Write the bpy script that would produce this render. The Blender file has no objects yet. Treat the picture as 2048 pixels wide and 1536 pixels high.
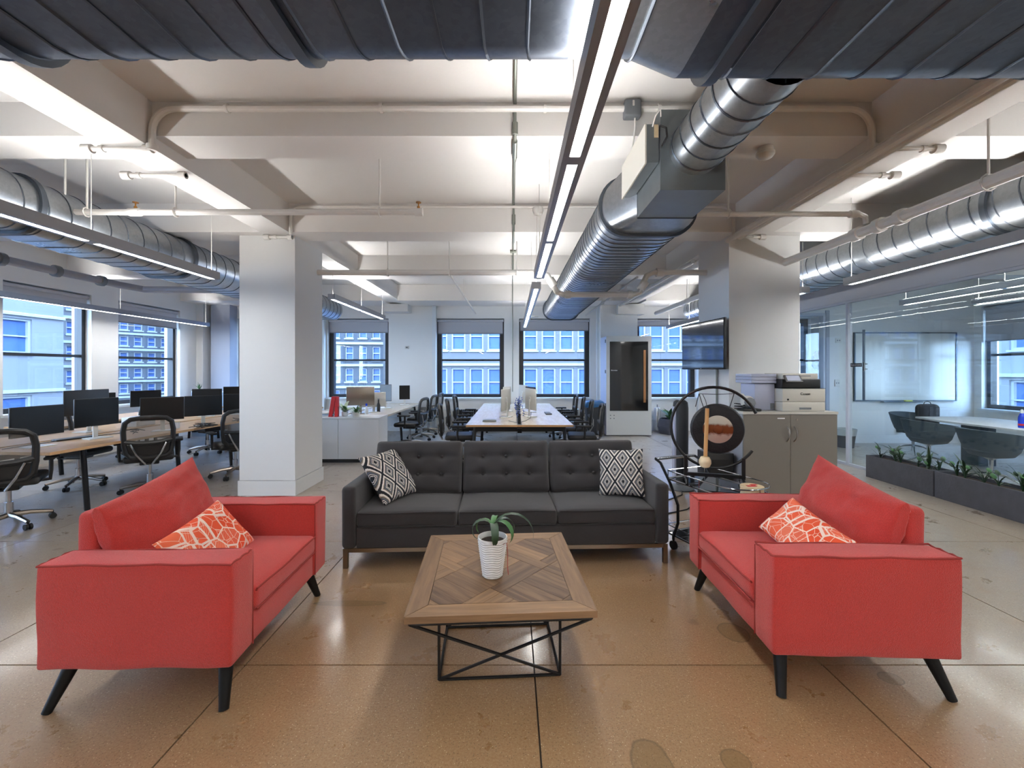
import bpy, bmesh, math, random
from math import sin, cos, pi, radians as R, sqrt, atan2
from mathutils import Vector as V, Matrix as Mx, noise as NZ

# ------------------------------------------------------------------ camera, world, exposure
U = 8 / 7                      # one building unit in metres (camera height 1.4 units = 1.6 m)
H = 1.4
sc = bpy.context.scene
COL = sc.collection
cam = bpy.data.cameras.new('camera'); camo = bpy.data.objects.new('camera', cam); COL.objects.link(camo)
camo.location = (0, 0, H * U); camo.rotation_euler = (pi / 2, 0, 0)
cam.sensor_width = 36; cam.lens = 36 * 850 / 2048; cam.shift_y = -28 / 2048; cam.clip_start = .05; cam.clip_end = 300
sc.camera = camo
sc.view_settings.view_transform = 'Standard'; sc.view_settings.look = 'None'
sc.view_settings.gamma = 1; sc.view_settings.use_curve_mapping = False
sc.view_settings.exposure = 0.35
SKY = 17.0; LED_DOWN = 58.0; LED_UP = 42.0
w = bpy.data.worlds.new('world'); sc.world = w; w.use_nodes = True
nt = w.node_tree; bg = nt.nodes['Background']
tc = nt.nodes.new('ShaderNodeTexCoord'); sp = nt.nodes.new('ShaderNodeSeparateXYZ'); cr = nt.nodes.new('ShaderNodeValToRGB')
nt.links.new(tc.outputs['Generated'], sp.inputs[0]); nt.links.new(sp.outputs['Z'], cr.inputs[0])
cr.color_ramp.elements[0].color = (.50, .70, 1, 1); cr.color_ramp.elements[1].color = (.27, .50, 1, 1)
nt.links.new(cr.outputs[0], bg.inputs[0]); bg.inputs[1].default_value = SKY
cy = sc.cycles
cy.max_bounces = 10; cy.diffuse_bounces = 6; cy.glossy_bounces = 4; cy.transparent_max_bounces = 12
cy.sample_clamp_indirect = 4; cy.caustics_reflective = False; cy.caustics_refractive = False
cy.use_denoising = True

# ------------------------------------------------------------------ materials
MT = {}
def lin(h):
    h = h.lstrip('#'); o = []
    for i in (0, 2, 4):
        c = int(h[i:i + 2], 16) / 255
        o.append(c / 12.92 if c <= .04045 else ((c + .055) / 1.055) ** 2.4)
    return (*o, 1)
def mat(name, col='#888888', rough=.6, metal=0, emit=0, bump=0, bscale=200, vary=0, vscale=3, spec=.5, alpha=1, sheen=0, coord='Object', coat=0, ecol=None):
    m = bpy.data.materials.new(name); m.use_nodes = True
    n = m.node_tree.nodes; l = m.node_tree.links; b = n['Principled BSDF']
    c = lin(col) if isinstance(col, str) else (*col, 1)
    b.inputs['Base Color'].default_value = c; b.inputs['Roughness'].default_value = rough; b.inputs['Metallic'].default_value = metal
    b.inputs['Specular IOR Level'].default_value = spec
    if sheen: b.inputs['Sheen Weight'].default_value = sheen
    if coat: b.inputs['Coat Weight'].default_value = coat
    if emit:
        b.inputs['Emission Color'].default_value = ecol or c; b.inputs['Emission Strength'].default_value = emit
    t = n.new('ShaderNodeTexCoord')
    if vary:
        z = n.new('ShaderNodeTexNoise'); z.inputs['Scale'].default_value = vscale; z.inputs['Detail'].default_value = 4
        l.new(t.outputs[coord], z.inputs['Vector'])
        mx = n.new('ShaderNodeMix'); mx.data_type = 'RGBA'
        mx.inputs['A'].default_value = tuple(max(0, x * (1 - vary)) for x in c[:3]) + (1,)
        mx.inputs['B'].default_value = tuple(min(1, x * (1 + vary)) for x in c[:3]) + (1,)
        l.new(z.outputs['Fac'], mx.inputs['Factor']); l.new(mx.outputs['Result'], b.inputs['Base Color'])
    if bump:
        z = n.new('ShaderNodeTexNoise'); z.inputs['Scale'].default_value = bscale; z.inputs['Detail'].default_value = 2
        l.new(t.outputs[coord], z.inputs['Vector'])
        bp = n.new('ShaderNodeBump'); bp.inputs['Strength'].default_value = bump; bp.inputs['Distance'].default_value = .01
        l.new(z.outputs['Fac'], bp.inputs['Height']); l.new(bp.outputs[0], b.inputs['Normal'])
    MT[name] = m
    return m
def N(m, kind, **kw):
    n = m.node_tree.nodes.new(kind)
    for k, v in kw.items(): setattr(n, k, v)
    return n
def link(m, a, b): m.node_tree.links.new(a, b)
def bs(m): return m.node_tree.nodes['Principled BSDF']
def math_(m, op, a, b=None, c=None):
    n = N(m, 'ShaderNodeMath', operation=op)
    for i, x in enumerate((a, b, c)):
        if x is None: continue
        if isinstance(x, (int, float)): n.inputs[i].default_value = x
        else: link(m, x, n.inputs[i])
    return n.outputs[0]
def mixc(m, f, a, b):
    n = N(m, 'ShaderNodeMix', data_type='RGBA')
    for k, x in (('Factor', f), ('A', a), ('B', b)):
        if isinstance(x, (int, float)): n.inputs[k].default_value = x
        elif isinstance(x, tuple): n.inputs[k].default_value = x
        else: link(m, x, n.inputs[k])
    return n.outputs['Result']

mat('wall', '#e6e7e6', .75, bump=.08, bscale=60)
mat('ceiling', '#e8e6e3', .8, bump=.06, bscale=40)
mat('pipe_white', '#e8e6e1', .5)
mat('header', '#c0c5d0', .6)
mat('frame_dark', '#16191d', .45)
mat('sill', '#dfe6ea', .5)
mat('shade_cloth', '#b4b6bd', .9, bump=.1, bscale=300)
mat('red_fabric', '#c03b36', .93, bump=.6, bscale=300, vary=.24, vscale=150, sheen=.25, spec=.2)
mat('red_piping', '#93302b', .9)
mat('dark_fabric', '#343335', .95, bump=.4, bscale=380, vary=.18, vscale=220, sheen=.2, spec=.2)
mat('dark_button', '#29282a', .9)
mat('leg_black', '#060708', .5, spec=.3)
mat('black_metal', '#101114', .38, metal=.3)
mat('chrome', '#c9ccd0', .14, metal=1)
mat('nickel', '#9a9186', .28, metal=1)
mat('black_plastic', '#0b0c0e', .45)
mat('screen', '#050607', .35, spec=.4)
mat('screen_tv', '#0a0d12', .08, spec=.9, coat=.6)
mat('white_plastic', '#d7d6d0', .4)
mat('printer_white', '#cfccc2', .45)
mat('printer_blue', '#b9c0d6', .5)
mat('grey_plastic', '#7d8084', .5)
mat('white_laminate', '#d9dbdc', .4)
mat('desk_edge', '#b98c5c', .5)
mat('cabinet_grey', '#77726a', .6, bump=.03)
mat('cabinet_side', '#8d929c', .55)
mat('cabinet_top', '#c9c6bd', .5)
mat('steel_green', '#8d928a', .4, metal=.7)
mat('box_steel', '#8f979a', .42, metal=.85, vary=.12, vscale=8)
mat('grey_box', '#6a6f74', .5)
mat('brass', '#b07c3c', .35, metal=.9)
mat('cream', '#e2cda6', .8)
mat('wood_light', '#c99a62', .55, vary=.12, vscale=30)
mat('planter', '#45474f', .85, bump=.3, bscale=30, vary=.25, vscale=9)
mat('soil', '#2a1c14', .95, bump=1, bscale=120, vary=.4, vscale=80)
mat('leaf_dark', '#1f3a22', .5, vary=.3, vscale=20)
mat('leaf_mid', '#3f6b3c', .5, vary=.35, vscale=25)
mat('leaf_pale', '#93a58c', .55, vary=.25, vscale=25)
mat('flower_violet', '#6a78b4', .7, vary=.3, vscale=60)
mat('pot_white', '#e4e4e0', .5)
mat('tub_grey', '#46525c', .8, vary=.12, vscale=30)
mat('bag_dark', '#1d1f26', .85)
mat('bag_band', '#34353b', .85)
mat('blue_bottle', '#1c3fc4', .25)
mat('red_paint', '#b8161b', .4)
mat('paper', '#e6e6e4', .8)
mat('blue_bag', '#2c5f8c', .35)
mat('bin_dark', '#23262b', .55)
mat('bag_clear', '#b9c1c6', .4)
mat('white_board', '#d8d9d4', .2)
mat('board_rim', '#4c5863', .4, metal=.6)
mat('yellow', '#d7dc5a', .7)
mat('hex_red', '#a33a4a', .9); mat('hex_grey', '#4a6272', .9); mat('hex_black', '#23272e', .9)
mat('booth_white', '#c7c8c6', .5)
mat('booth_side', '#b9c2da', .5)
mat('booth_glass', '#0e0f11', .06, spec=.7)
mat('white_ink', '#f2f2f2', .6)
mat('black_ink', '#15161a', .6)
mat('floor_gap', '#2b221a', .9)
mat('rubber', '#0d0d0e', .7)
mat('housing', '#9c9c9f', .35, metal=.6)
mat('led', '#ffffff', .5, emit=LED_DOWN, ecol=(1, .985, .965, 1))
mat('led_up', '#ffffff', .5, emit=LED_UP, ecol=(1, .98, .965, 1))
mat('facade', '#595a5c', .9, vary=.12, vscale=1.5, bump=.2, bscale=8)
mat('facade_pale', '#6d6f72', .9, vary=.1, vscale=1)
mat('facade_trim', '#8d9195', .9)
mat('facade_dark', '#404449', .9, vary=.12, vscale=.6)
mat('far_glass', '#40598a', .5, spec=.25, vary=.35, vscale=1.2)
mat('wall_grey', '#a3a8b4', .75)
mat('divider', '#8ea3b8', .4)
mat('booth_wood', '#a06a3c', .6)
mat('taupe', '#8a8378', .9)

def metal_duct(name, ca, cb_, r0):
    m = mat(name, '#9aa1a8', .34, metal=1)
    t = N(m, 'ShaderNodeTexCoord'); b = bs(m)
    vo = N(m, 'ShaderNodeTexVoronoi'); vo.inputs['Scale'].default_value = 45
    mp = N(m, 'ShaderNodeMapping'); mp.inputs['Scale'].default_value = (1, 1, 1)
    link(m, t.outputs['Object'], mp.inputs[0]); link(m, mp.outputs[0], vo.inputs['Vector'])
    nz = N(m, 'ShaderNodeTexNoise'); nz.inputs['Scale'].default_value = 2.5; nz.inputs['Detail'].default_value = 5; link(m, t.outputs['Object'], nz.inputs['Vector'])
    g = N(m, 'ShaderNodeSeparateColor'); link(m, vo.outputs['Color'], g.inputs[0])
    f = math_(m, 'MULTIPLY_ADD', g.outputs[0], .05, r0)
    r = math_(m, 'MULTIPLY_ADD', nz.outputs['Fac'], .25, f); r2 = math_(m, 'SUBTRACT', r, .08)
    link(m, r2, b.inputs['Roughness'])
    f3 = math_(m, 'MULTIPLY_ADD', g.outputs[1], .25, nz.outputs['Fac'])
    link(m, mixc(m, f3, lin(ca), lin(cb_)), b.inputs['Base Color'])
    bp = N(m, 'ShaderNodeBump'); bp.inputs['Strength'].default_value = .012; bp.inputs['Distance'].default_value = .01
    link(m, nz.outputs['Fac'], bp.inputs['Height']); link(m, bp.outputs[0], b.inputs['Normal'])
metal_duct('duct', '#9ba2a8', '#c6cbcf', .27); metal_duct('duct_dark', '#4c525d', '#6a717c', .33)
mat('duct_seam', '#5a6068', .4, metal=1)

def floor_mat():
    m = mat('concrete', '#8a7358', .25); b = bs(m)
    geo = N(m, 'ShaderNodeNewGeometry'); P = geo.outputs['Position']
    def noise(s, d=5, r=.55):
        z = N(m, 'ShaderNodeTexNoise'); z.inputs['Scale'].default_value = s; z.inputs['Detail'].default_value = d; z.inputs['Roughness'].default_value = r
        link(m, P, z.inputs['Vector']); return z.outputs['Fac']
    def ramp(x, a, c):
        q = N(m, 'ShaderNodeMapRange'); q.inputs['From Min'].default_value = a; q.inputs['From Max'].default_value = c; link(m, x, q.inputs[0]); return q.outputs[0]
    col = mixc(m, ramp(noise(.8), .3, .7), lin('#83603f'), lin('#92704c'))
    sx = N(m, 'ShaderNodeSeparateXYZ'); link(m, P, sx.inputs[0])
    # gx: greyer concrete at the sides; gy: reflected brightness at the back painted in
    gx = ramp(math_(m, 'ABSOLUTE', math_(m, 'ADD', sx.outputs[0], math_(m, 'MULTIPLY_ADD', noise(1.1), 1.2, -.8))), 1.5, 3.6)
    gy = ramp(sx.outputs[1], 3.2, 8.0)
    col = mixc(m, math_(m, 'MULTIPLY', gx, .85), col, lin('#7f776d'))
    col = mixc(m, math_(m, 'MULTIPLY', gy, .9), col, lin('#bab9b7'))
    col = mixc(m, math_(m, 'MULTIPLY', ramp(noise(5, 6, .7), .52, .72), .45), col, lin('#7c5a38'))
    fine = ramp(noise(95, 3, .8), .35, .68); col = mixc(m, math_(m, 'MULTIPLY', fine, .55), col, lin('#ab9676'))
    vo = N(m, 'ShaderNodeTexVoronoi'); vo.inputs['Scale'].default_value = 120; link(m, P, vo.inputs['Vector'])
    sc_ = N(m, 'ShaderNodeSeparateColor'); link(m, vo.outputs['Color'], sc_.inputs[0])
    dot = math_(m, 'MULTIPLY', math_(m, 'LESS_THAN', vo.outputs['Distance'], .30), math_(m, 'GREATER_THAN', sc_.outputs[0], .72))
    col = mixc(m, math_(m, 'MULTIPLY', dot, .55), col, lin('#4a3826'))
    dot2 = math_(m, 'MULTIPLY', math_(m, 'LESS_THAN', vo.outputs['Distance'], .26), math_(m, 'LESS_THAN', sc_.outputs[0], .13))
    col = mixc(m, math_(m, 'MULTIPLY', dot2, .5), col, lin('#e0d2b4'))
    v2 = N(m, 'ShaderNodeTexVoronoi'); v2.inputs['Scale'].default_value = 2.3; link(m, P, v2.inputs['Vector'])
    blot = math_(m, 'MULTIPLY', ramp(math_(m, 'MULTIPLY_ADD', noise(14), .12, v2.outputs['Distance']), .16, .10), .4)
    col = mixc(m, blot, col, lin('#4e3a24'))
    # old oval stains on the concrete
    for (x, y, rx, ry) in ((.495, 1.50, .075, .11), (.62 + .56, 2.27, .075, .085), (.80, 1.52, .05, .05), (1.72, 1.93, .05, .04), (-.47 - .5, 2.55, .22, .03)):
        dx = math_(m, 'DIVIDE', math_(m, 'SUBTRACT', sx.outputs[0], x * U), rx * U); dy = math_(m, 'DIVIDE', math_(m, 'SUBTRACT', sx.outputs[1], y * U), ry * U)
        d = math_(m, 'SQRT', math_(m, 'ADD', math_(m, 'MULTIPLY', dx, dx), math_(m, 'MULTIPLY', dy, dy)))
        d = math_(m, 'MULTIPLY_ADD', noise(9), .5, math_(m, 'SUBTRACT', d, .25))
        col = mixc(m, math_(m, 'MULTIPLY', ramp(d, 1.05, .92), .45), col, lin('#5e4a22'))
        ring = math_(m, 'MULTIPLY', ramp(math_(m, 'ABSOLUTE', math_(m, 'SUBTRACT', d, .97)), .09, .0), .5)
        col = mixc(m, ring, col, lin('#3e2d16'))
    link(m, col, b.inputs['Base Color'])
    r = math_(m, 'MULTIPLY_ADD', noise(3.0, 6, .7), .30, .16); link(m, r, b.inputs['Roughness'])
    bp = N(m, 'ShaderNodeBump'); bp.inputs['Strength'].default_value = .05; bp.inputs['Distance'].default_value = .01
    link(m, noise(45, 3), bp.inputs['Height']); link(m, bp.outputs[0], b.inputs['Normal'])
    b.inputs['Specular IOR Level'].default_value = .6; b.inputs['Coat Weight'].default_value = .6; b.inputs['Coat Roughness'].default_value = .14
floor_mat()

def wood(name, a, c, rnd=.5, rough=.6, sc_=(2.2, 26, 26)):
    m = mat(name, a, rough); b = bs(m)
    t = N(m, 'ShaderNodeTexCoord'); oi = N(m, 'ShaderNodeObjectInfo')
    mp = N(m, 'ShaderNodeMapping'); mp.inputs['Scale'].default_value = sc_
    ad = N(m, 'ShaderNodeVectorMath', operation='ADD'); cb = N(m, 'ShaderNodeCombineXYZ')
    k = math_(m, 'MULTIPLY', oi.outputs['Random'], 40.0)
    for i in range(3): link(m, k, cb.inputs[i])
    link(m, t.outputs['Object'], mp.inputs[0]); link(m, mp.outputs[0], ad.inputs[0]); link(m, cb.outputs[0], ad.inputs[1])
    z = N(m, 'ShaderNodeTexNoise'); z.inputs['Scale'].default_value = 1.6; z.inputs['Detail'].default_value = 6; z.inputs['Distortion'].default_value = .6
    link(m, ad.outputs[0], z.inputs['Vector'])
    q = N(m, 'ShaderNodeMapRange'); q.inputs['From Min'].default_value = .3; q.inputs['From Max'].default_value = .7; link(m, z.outputs['Fac'], q.inputs[0])
    f = math_(m, 'ADD', math_(m, 'MULTIPLY', q.outputs[0], 1 - rnd), math_(m, 'MULTIPLY', oi.outputs['Random'], rnd))
    link(m, mixc(m, f, lin(a), lin(c)), b.inputs['Base Color'])
    bp = N(m, 'ShaderNodeBump'); bp.inputs['Strength'].default_value = .25; bp.inputs['Distance'].default_value = .004
    link(m, z.outputs['Fac'], bp.inputs['Height']); link(m, bp.outputs[0], b.inputs['Normal'])
wood('reclaimed', '#3a271b', '#8d6e4f', .6, .62)
wood('desk_wood', '#b98f62', '#cfa97c', .1, .36, (14, 2, 14))
wood('desk_pale', '#c5b8a6', '#d6ccbc', .1, .25, (14, 2, 14))

def glassy(name, tint, refl=1.0, base=.04):
    m = bpy.data.materials.new(name); m.use_nodes = True; n = m.node_tree.nodes; n.clear()
    o = N(m, 'ShaderNodeOutputMaterial'); a = N(m, 'ShaderNodeBsdfTransparent'); a.inputs[0].default_value = (*tint, 1)
    g = N(m, 'ShaderNodeBsdfGlossy'); g.inputs['Roughness'].default_value = .01; g.inputs['Color'].default_value = (refl, refl, refl, 1)
    f = N(m, 'ShaderNodeLayerWeight'); f.inputs[0].default_value = .5
    x = N(m, 'ShaderNodeMixShader'); k = math_(m, 'MULTIPLY_ADD', math_(m, 'POWER', f.outputs['Facing'], 5.0), .9, base)
    link(m, k, x.inputs[0]); link(m, a.outputs[0], x.inputs[1]); link(m, g.outputs[0], x.inputs[2]); link(m, x.outputs[0], o.inputs[0])
    MT[name] = m
glassy('glass', (.97, .98, .98)); glassy('glass_partition', (.90, .95, .95), 1.0, .05)
def meshy(name, col, a):
    m = bpy.data.materials.new(name); m.use_nodes = True; n = m.node_tree.nodes; n.clear()
    o = N(m, 'ShaderNodeOutputMaterial'); t = N(m, 'ShaderNodeBsdfTransparent'); d = N(m, 'ShaderNodeBsdfDiffuse'); d.inputs[0].default_value = lin(col)
    x = N(m, 'ShaderNodeMixShader'); x.inputs[0].default_value = a
    link(m, t.outputs[0], x.inputs[1]); link(m, d.outputs[0], x.inputs[2]); link(m, x.outputs[0], o.inputs[0]); MT[name] = m
meshy('chair_mesh', '#7d7974', .62)

def ikat():
    m = mat('ikat', '#222222', .9, bump=.2, bscale=350); b = bs(m)
    uv = N(m, 'ShaderNodeUVMap'); s = N(m, 'ShaderNodeSeparateXYZ'); link(m, uv.outputs[0], s.inputs[0])
    x = math_(m, 'MULTIPLY', s.outputs[0], 2.7); y = math_(m, 'MULTIPLY', s.outputs[1], 1.9)
    nz = N(m, 'ShaderNodeTexNoise'); nz.inputs['Scale'].default_value = 45; link(m, uv.outputs[0], nz.inputs['Vector'])
    j = math_(m, 'MULTIPLY_ADD', nz.outputs['Fac'], .05, -.025)
    a = math_(m, 'ADD', x, y); c = math_(m, 'SUBTRACT', x, y)
    fa = math_(m, 'ABSOLUTE', math_(m, 'SUBTRACT', math_(m, 'FRACT', math_(m, 'ADD', a, 9.5)), .5))
    fc = math_(m, 'ABSOLUTE', math_(m, 'SUBTRACT', math_(m, 'FRACT', math_(m, 'ADD', c, 9.5)), .5))
    d = math_(m, 'ADD', math_(m, 'MAXIMUM', fa, fc), j)
    r = N(m, 'ShaderNodeValToRGB'); r.color_ramp.interpolation = 'CONSTANT'; e = r.color_ramp.elements
    K = lin('#10151d'); W = lin('#d8d2ca'); T = lin('#7d7468'); G = lin('#5c6470')
    stops = [(0, K), (.10, W), (.13, K), (.165, W), (.20, K), (.23, G), (.285, K), (.30, T), (.35, W), (.43, K)]
    e[0].position = 0; e[0].color = K; e[1].position = .10; e[1].color = W
    for p, q in stops[2:]:
        z = e.new(p); z.color = q
    link(m, d, r.inputs[0]); link(m, r.outputs[0], b.inputs['Base Color'])
ikat()
def leafy():
    m = mat('orange_print', '#e8531f', .9, bump=.2, bscale=350); b = bs(m)
    uv = N(m, 'ShaderNodeUVMap')
    vo = N(m, 'ShaderNodeTexVoronoi', feature='DISTANCE_TO_EDGE'); vo.inputs['Scale'].default_value = 5.0; link(m, uv.outputs[0], vo.inputs['Vector'])
    v1 = N(m, 'ShaderNodeTexVoronoi'); v1.inputs['Scale'].default_value = 5.0; link(m, uv.outputs[0], v1.inputs['Vector'])
    v3 = N(m, 'ShaderNodeTexVoronoi', feature='DISTANCE_TO_EDGE'); v3.inputs['Scale'].default_value = 8.3; link(m, uv.outputs[0], v3.inputs['Vector'])
    g = N(m, 'ShaderNodeSeparateColor'); link(m, v1.outputs['Color'], g.inputs[0])
    s = N(m, 'ShaderNodeSeparateXYZ'); link(m, uv.outputs[0], s.inputs[0])
    st = math_(m, 'FRACT', math_(m, 'MULTIPLY', math_(m, 'ADD', s.outputs[0], math_(m, 'MULTIPLY', s.outputs[1], .8)), 36))
    stripe = math_(m, 'MULTIPLY', math_(m, 'LESS_THAN', st, .38), math_(m, 'GREATER_THAN', g.outputs[0], .45))
    col = mixc(m, g.outputs[1], lin('#e3491d'), lin('#e86a45'))
    col = mixc(m, math_(m, 'MULTIPLY', stripe, .6), col, lin('#f0a184'))
    col = mixc(m, math_(m, 'LESS_THAN', v3.outputs['Distance'], .022), col, lin('#f2c3b0'))
    col = mixc(m, math_(m, 'LESS_THAN', vo.outputs['Distance'], .042), col, lin('#f6dccf'))
    link(m, col, b.inputs['Base Color'])
leafy()
def gongm():
    m = mat('gong_centre', '#b7a88c', .3, metal=.8); b = bs(m)
    t = N(m, 'ShaderNodeTexCoord'); s = N(m, 'ShaderNodeSeparateXYZ'); link(m, t.outputs['Object'], s.inputs[0])
    z = N(m, 'ShaderNodeTexNoise'); z.inputs['Scale'].default_value = 18; z.inputs['Detail'].default_value = 5; link(m, t.outputs['Object'], z.inputs['Vector'])
    d = math_(m, 'MULTIPLY_ADD', z.outputs['Fac'], .06, math_(m, 'ABSOLUTE', s.outputs[2]))
    q = N(m, 'ShaderNodeMapRange'); q.inputs['From Min'].default_value = .082; q.inputs['From Max'].default_value = .06; link(m, d, q.inputs[0])
    link(m, mixc(m, q.outputs[0], lin('#d2cec2'), lin('#7c4428')), b.inputs['Base Color'])
gongm()
mat('gong_rim', '#17171b', .5, metal=.4, bump=.4, bscale=60)
mat('tv_reflect', '#0a0d12', .1)

# ------------------------------------------------------------------ mesh builder
class MB:
    def __init__(s): s.v = []; s.f = []; s.m = []; s.cur = 0; s.uv = None
    def add(s, vs, fs):
        o = len(s.v); s.v += [tuple(p) for p in vs]
        for f in fs: s.f.append(tuple(i + o for i in f)); s.m.append(s.cur)
        return o
    def mark(s): return len(s.v)
    def xf(s, M, a=0):
        for i in range(a, len(s.v)): s.v[i] = tuple(M @ V(s.v[i]))
        return s
    def box(s, x0, y0, z0, x1, y1, z1):
        s.add([(x0, y0, z0), (x1, y0, z0), (x1, y1, z0), (x0, y1, z0), (x0, y0, z1), (x1, y0, z1), (x1, y1, z1), (x0, y1, z1)],
              [(0, 3, 2, 1), (4, 5, 6, 7), (0, 1, 5, 4), (1, 2, 6, 5), (2, 3, 7, 6), (3, 0, 4, 7)]); return s
    def sbox(s, c, sz, r=.01, k=2, n=1, fn=None):
        h = [x / 2 for x in sz]; r = min(r, *[x * .999 for x in h])
        ax = []
        for d in range(3):
            L = h[d]; e = [-L + r * (1 - cos(pi / 2 * i / k)) for i in range(k + 1)]
            nn = n if isinstance(n, int) else n[d]
            mid = [-(L - r) + 2 * (L - r) * i / nn for i in range(1, nn)]
            ax.append(e + mid + [-x for x in reversed(e)])
        key = {}; vs = []
        def vid(p):
            kk = tuple(round(x, 6) for x in p)
            if kk not in key:
                q = V([max(-(h[i] - r), min(h[i] - r, p[i])) for i in range(3)]); d = V(p) - q
                if d.length > 1e-9: d = d.normalized() * r
                o = q + d
                if fn: o = fn(o, V(kk))
                key[kk] = len(vs); vs.append(o + V(c))
            return key[kk]
        fs = []
        for d in range(3):
            a, b = (d + 1) % 3, (d + 2) % 3
            for sg in (-1, 1):
                for i in range(len(ax[a]) - 1):
                    for j in range(len(ax[b]) - 1):
                        q = []
                        for (ii, jj) in ((i, j), (i + 1, j), (i + 1, j + 1), (i, j + 1)):
                            p = [0, 0, 0]; p[d] = sg * h[d]; p[a] = ax[a][ii]; p[b] = ax[b][jj]; q.append(vid(p))
                        q = list(dict.fromkeys(q))
                        if len(q) < 3: continue
                        fs.append(q if sg > 0 else q[::-1])
        s.add(vs, fs); return s
    def tube(s, pts, r, seg=8, closed=False, caps=True):
        pts = [V(p) for p in pts]; n = len(pts); rr = r if isinstance(r, (list, tuple)) else [r] * n
        T = []
        for i in range(n):
            a = pts[(i - 1) % n] if (closed or i) else pts[i]; b = pts[(i + 1) % n] if (closed or i < n - 1) else pts[i]
            T.append((b - a).normalized())
        u = T[0].orthogonal().normalized(); vs = []
        for i in range(n):
            u = (u - T[i] * u.dot(T[i])).normalized(); w_ = T[i].cross(u)
            for k in range(seg):
                t = 2 * pi * k / seg; vs.append(pts[i] + (u * cos(t) + w_ * sin(t)) * rr[i])
        fs = []
        for i in range(n if closed else n - 1):
            j = (i + 1) % n
            for k in range(seg): fs.append((i * seg + k, i * seg + (k + 1) % seg, j * seg + (k + 1) % seg, j * seg + k))
        if caps and not closed: fs.append(tuple(range(seg))[::-1]); fs.append(tuple((n - 1) * seg + k for k in range(seg)))
        s.add(vs, fs); return s
    def cyl(s, p0, p1, r0, r1=None, seg=16): return s.tube([p0, p1], [r0, r0 if r1 is None else r1], seg)
    def lathe(s, prof, c=(0, 0, 0), seg=24):
        vs = []; fs = []
        for (r, z) in prof:
            for k in range(seg): t = 2 * pi * k / seg; vs.append((c[0] + r * cos(t), c[1] + r * sin(t), c[2] + z))
        for i in range(len(prof) - 1):
            for k in range(seg): fs.append((i * seg + k, i * seg + (k + 1) % seg, (i + 1) * seg + (k + 1) % seg, (i + 1) * seg + k))
        fs.append(tuple(range(seg))[::-1]); fs.append(tuple((len(prof) - 1) * seg + k for k in range(seg)))
        s.add(vs, fs); return s
    def prism(s, poly, z0, z1):
        n = len(poly); s.add([(x, y, z0) for x, y in poly] + [(x, y, z1) for x, y in poly],
              [tuple(range(n))[::-1], tuple(range(n, 2 * n))] + [(i, (i + 1) % n, n + (i + 1) % n, n + i) for i in range(n)]); return s
    def strip(s, rows):
        n = len(rows[0]); vs = [p for r in rows for p in r]
        s.add(vs, [(i * n + j, i * n + j + 1, (i + 1) * n + j + 1, (i + 1) * n + j) for i in range(len(rows) - 1) for j in range(n - 1)]); return s
    def build(s, name, mats, parent=None, smooth=35, loc=None, rot=None):
        me = bpy.data.meshes.new(name); me.from_pydata([(x * U, y * U, z * U) for x, y, z in s.v], [], s.f)
        for m_ in (mats if isinstance(mats, (list, tuple)) else [mats]): me.materials.append(MT[m_])
        if any(s.m): me.polygons.foreach_set('material_index', s.m)
        if s.uv:
            ul = me.uv_layers.new(name='UVMap')
            for i, lp in enumerate(me.loops): ul.data[i].uv = s.uv[lp.vertex_index]
        me.validate(); me.update()
        if smooth:
            me.polygons.foreach_set('use_smooth', [True] * len(me.polygons)); me.set_sharp_from_angle(angle=R(smooth))
        o = bpy.data.objects.new(name, me); COL.objects.link(o)
        if parent is not None: o.parent = parent
        if loc is not None: o.location = V(loc) * U
        if rot is not None: o.rotation_euler = rot
        return o

def tag(o, label=None, cat=None, group=None, kind=None):
    if label: o['label'] = label
    if cat: o['category'] = cat
    if group: o['group'] = group
    if kind: o['kind'] = kind
    return o
def T(name, label, cat, loc=(0, 0, 0), rz=0, group=None):
    o = bpy.data.objects.new(name, None); COL.objects.link(o); o.empty_display_size = .1
    o.location = V(loc) * U; o.rotation_euler = (0, 0, rz); return tag(o, label, cat, group)
def struct(name, mb, m, parent=None, smooth=0):
    o = mb.build(name, m, parent, smooth); o['kind'] = 'structure'; return o
def dup(root, loc, rz=0, label=None, group=None):
    r = root.copy(); COL.objects.link(r); r.location = V(loc) * U; r.rotation_euler = (0, 0, rz)
    if label: r['label'] = label
    if group: r['group'] = group
    for ch in list(root.children):
        c = ch.copy(); COL.objects.link(c); c.parent = r
        for g in list(ch.children):
            d = g.copy(); COL.objects.link(d); d.parent = c
    return r
def arc(c, r, a0, a1, n, ax='xz'):
    o = []
    for i in range(n + 1):
        t = a0 + (a1 - a0) * i / n; p = [c[0], c[1], c[2]]; i0, i1 = 'xyz'.index(ax[0]), 'xyz'.index(ax[1])
        p[i0] += r * cos(t); p[i1] += r * sin(t); o.append(tuple(p))
    return o
def text(body, size, m, parent, loc, rot, name='lettering', align='CENTER'):
    c = bpy.data.curves.new(name, 'FONT'); c.body = body; c.size = size * U; c.align_x = align; c.align_y = 'CENTER'; c.extrude = .0006
    t = bpy.data.objects.new(name + '_curve', c); COL.objects.link(t); bpy.context.view_layer.update()
    me = bpy.data.meshes.new_from_object(t.evaluated_get(bpy.context.evaluated_depsgraph_get())); bpy.data.objects.remove(t)
    me.name = name
    if not me.materials: me.materials.append(MT[m])
    o = bpy.data.objects.new(name, me); COL.objects.link(o); o.parent = parent; o.location = V(loc) * U; o.rotation_euler = rot; return o
def PX(px, y): return (px - 1024) * y / 850
def PZ(py, y): return H - (py - 740) * y / 850
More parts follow.
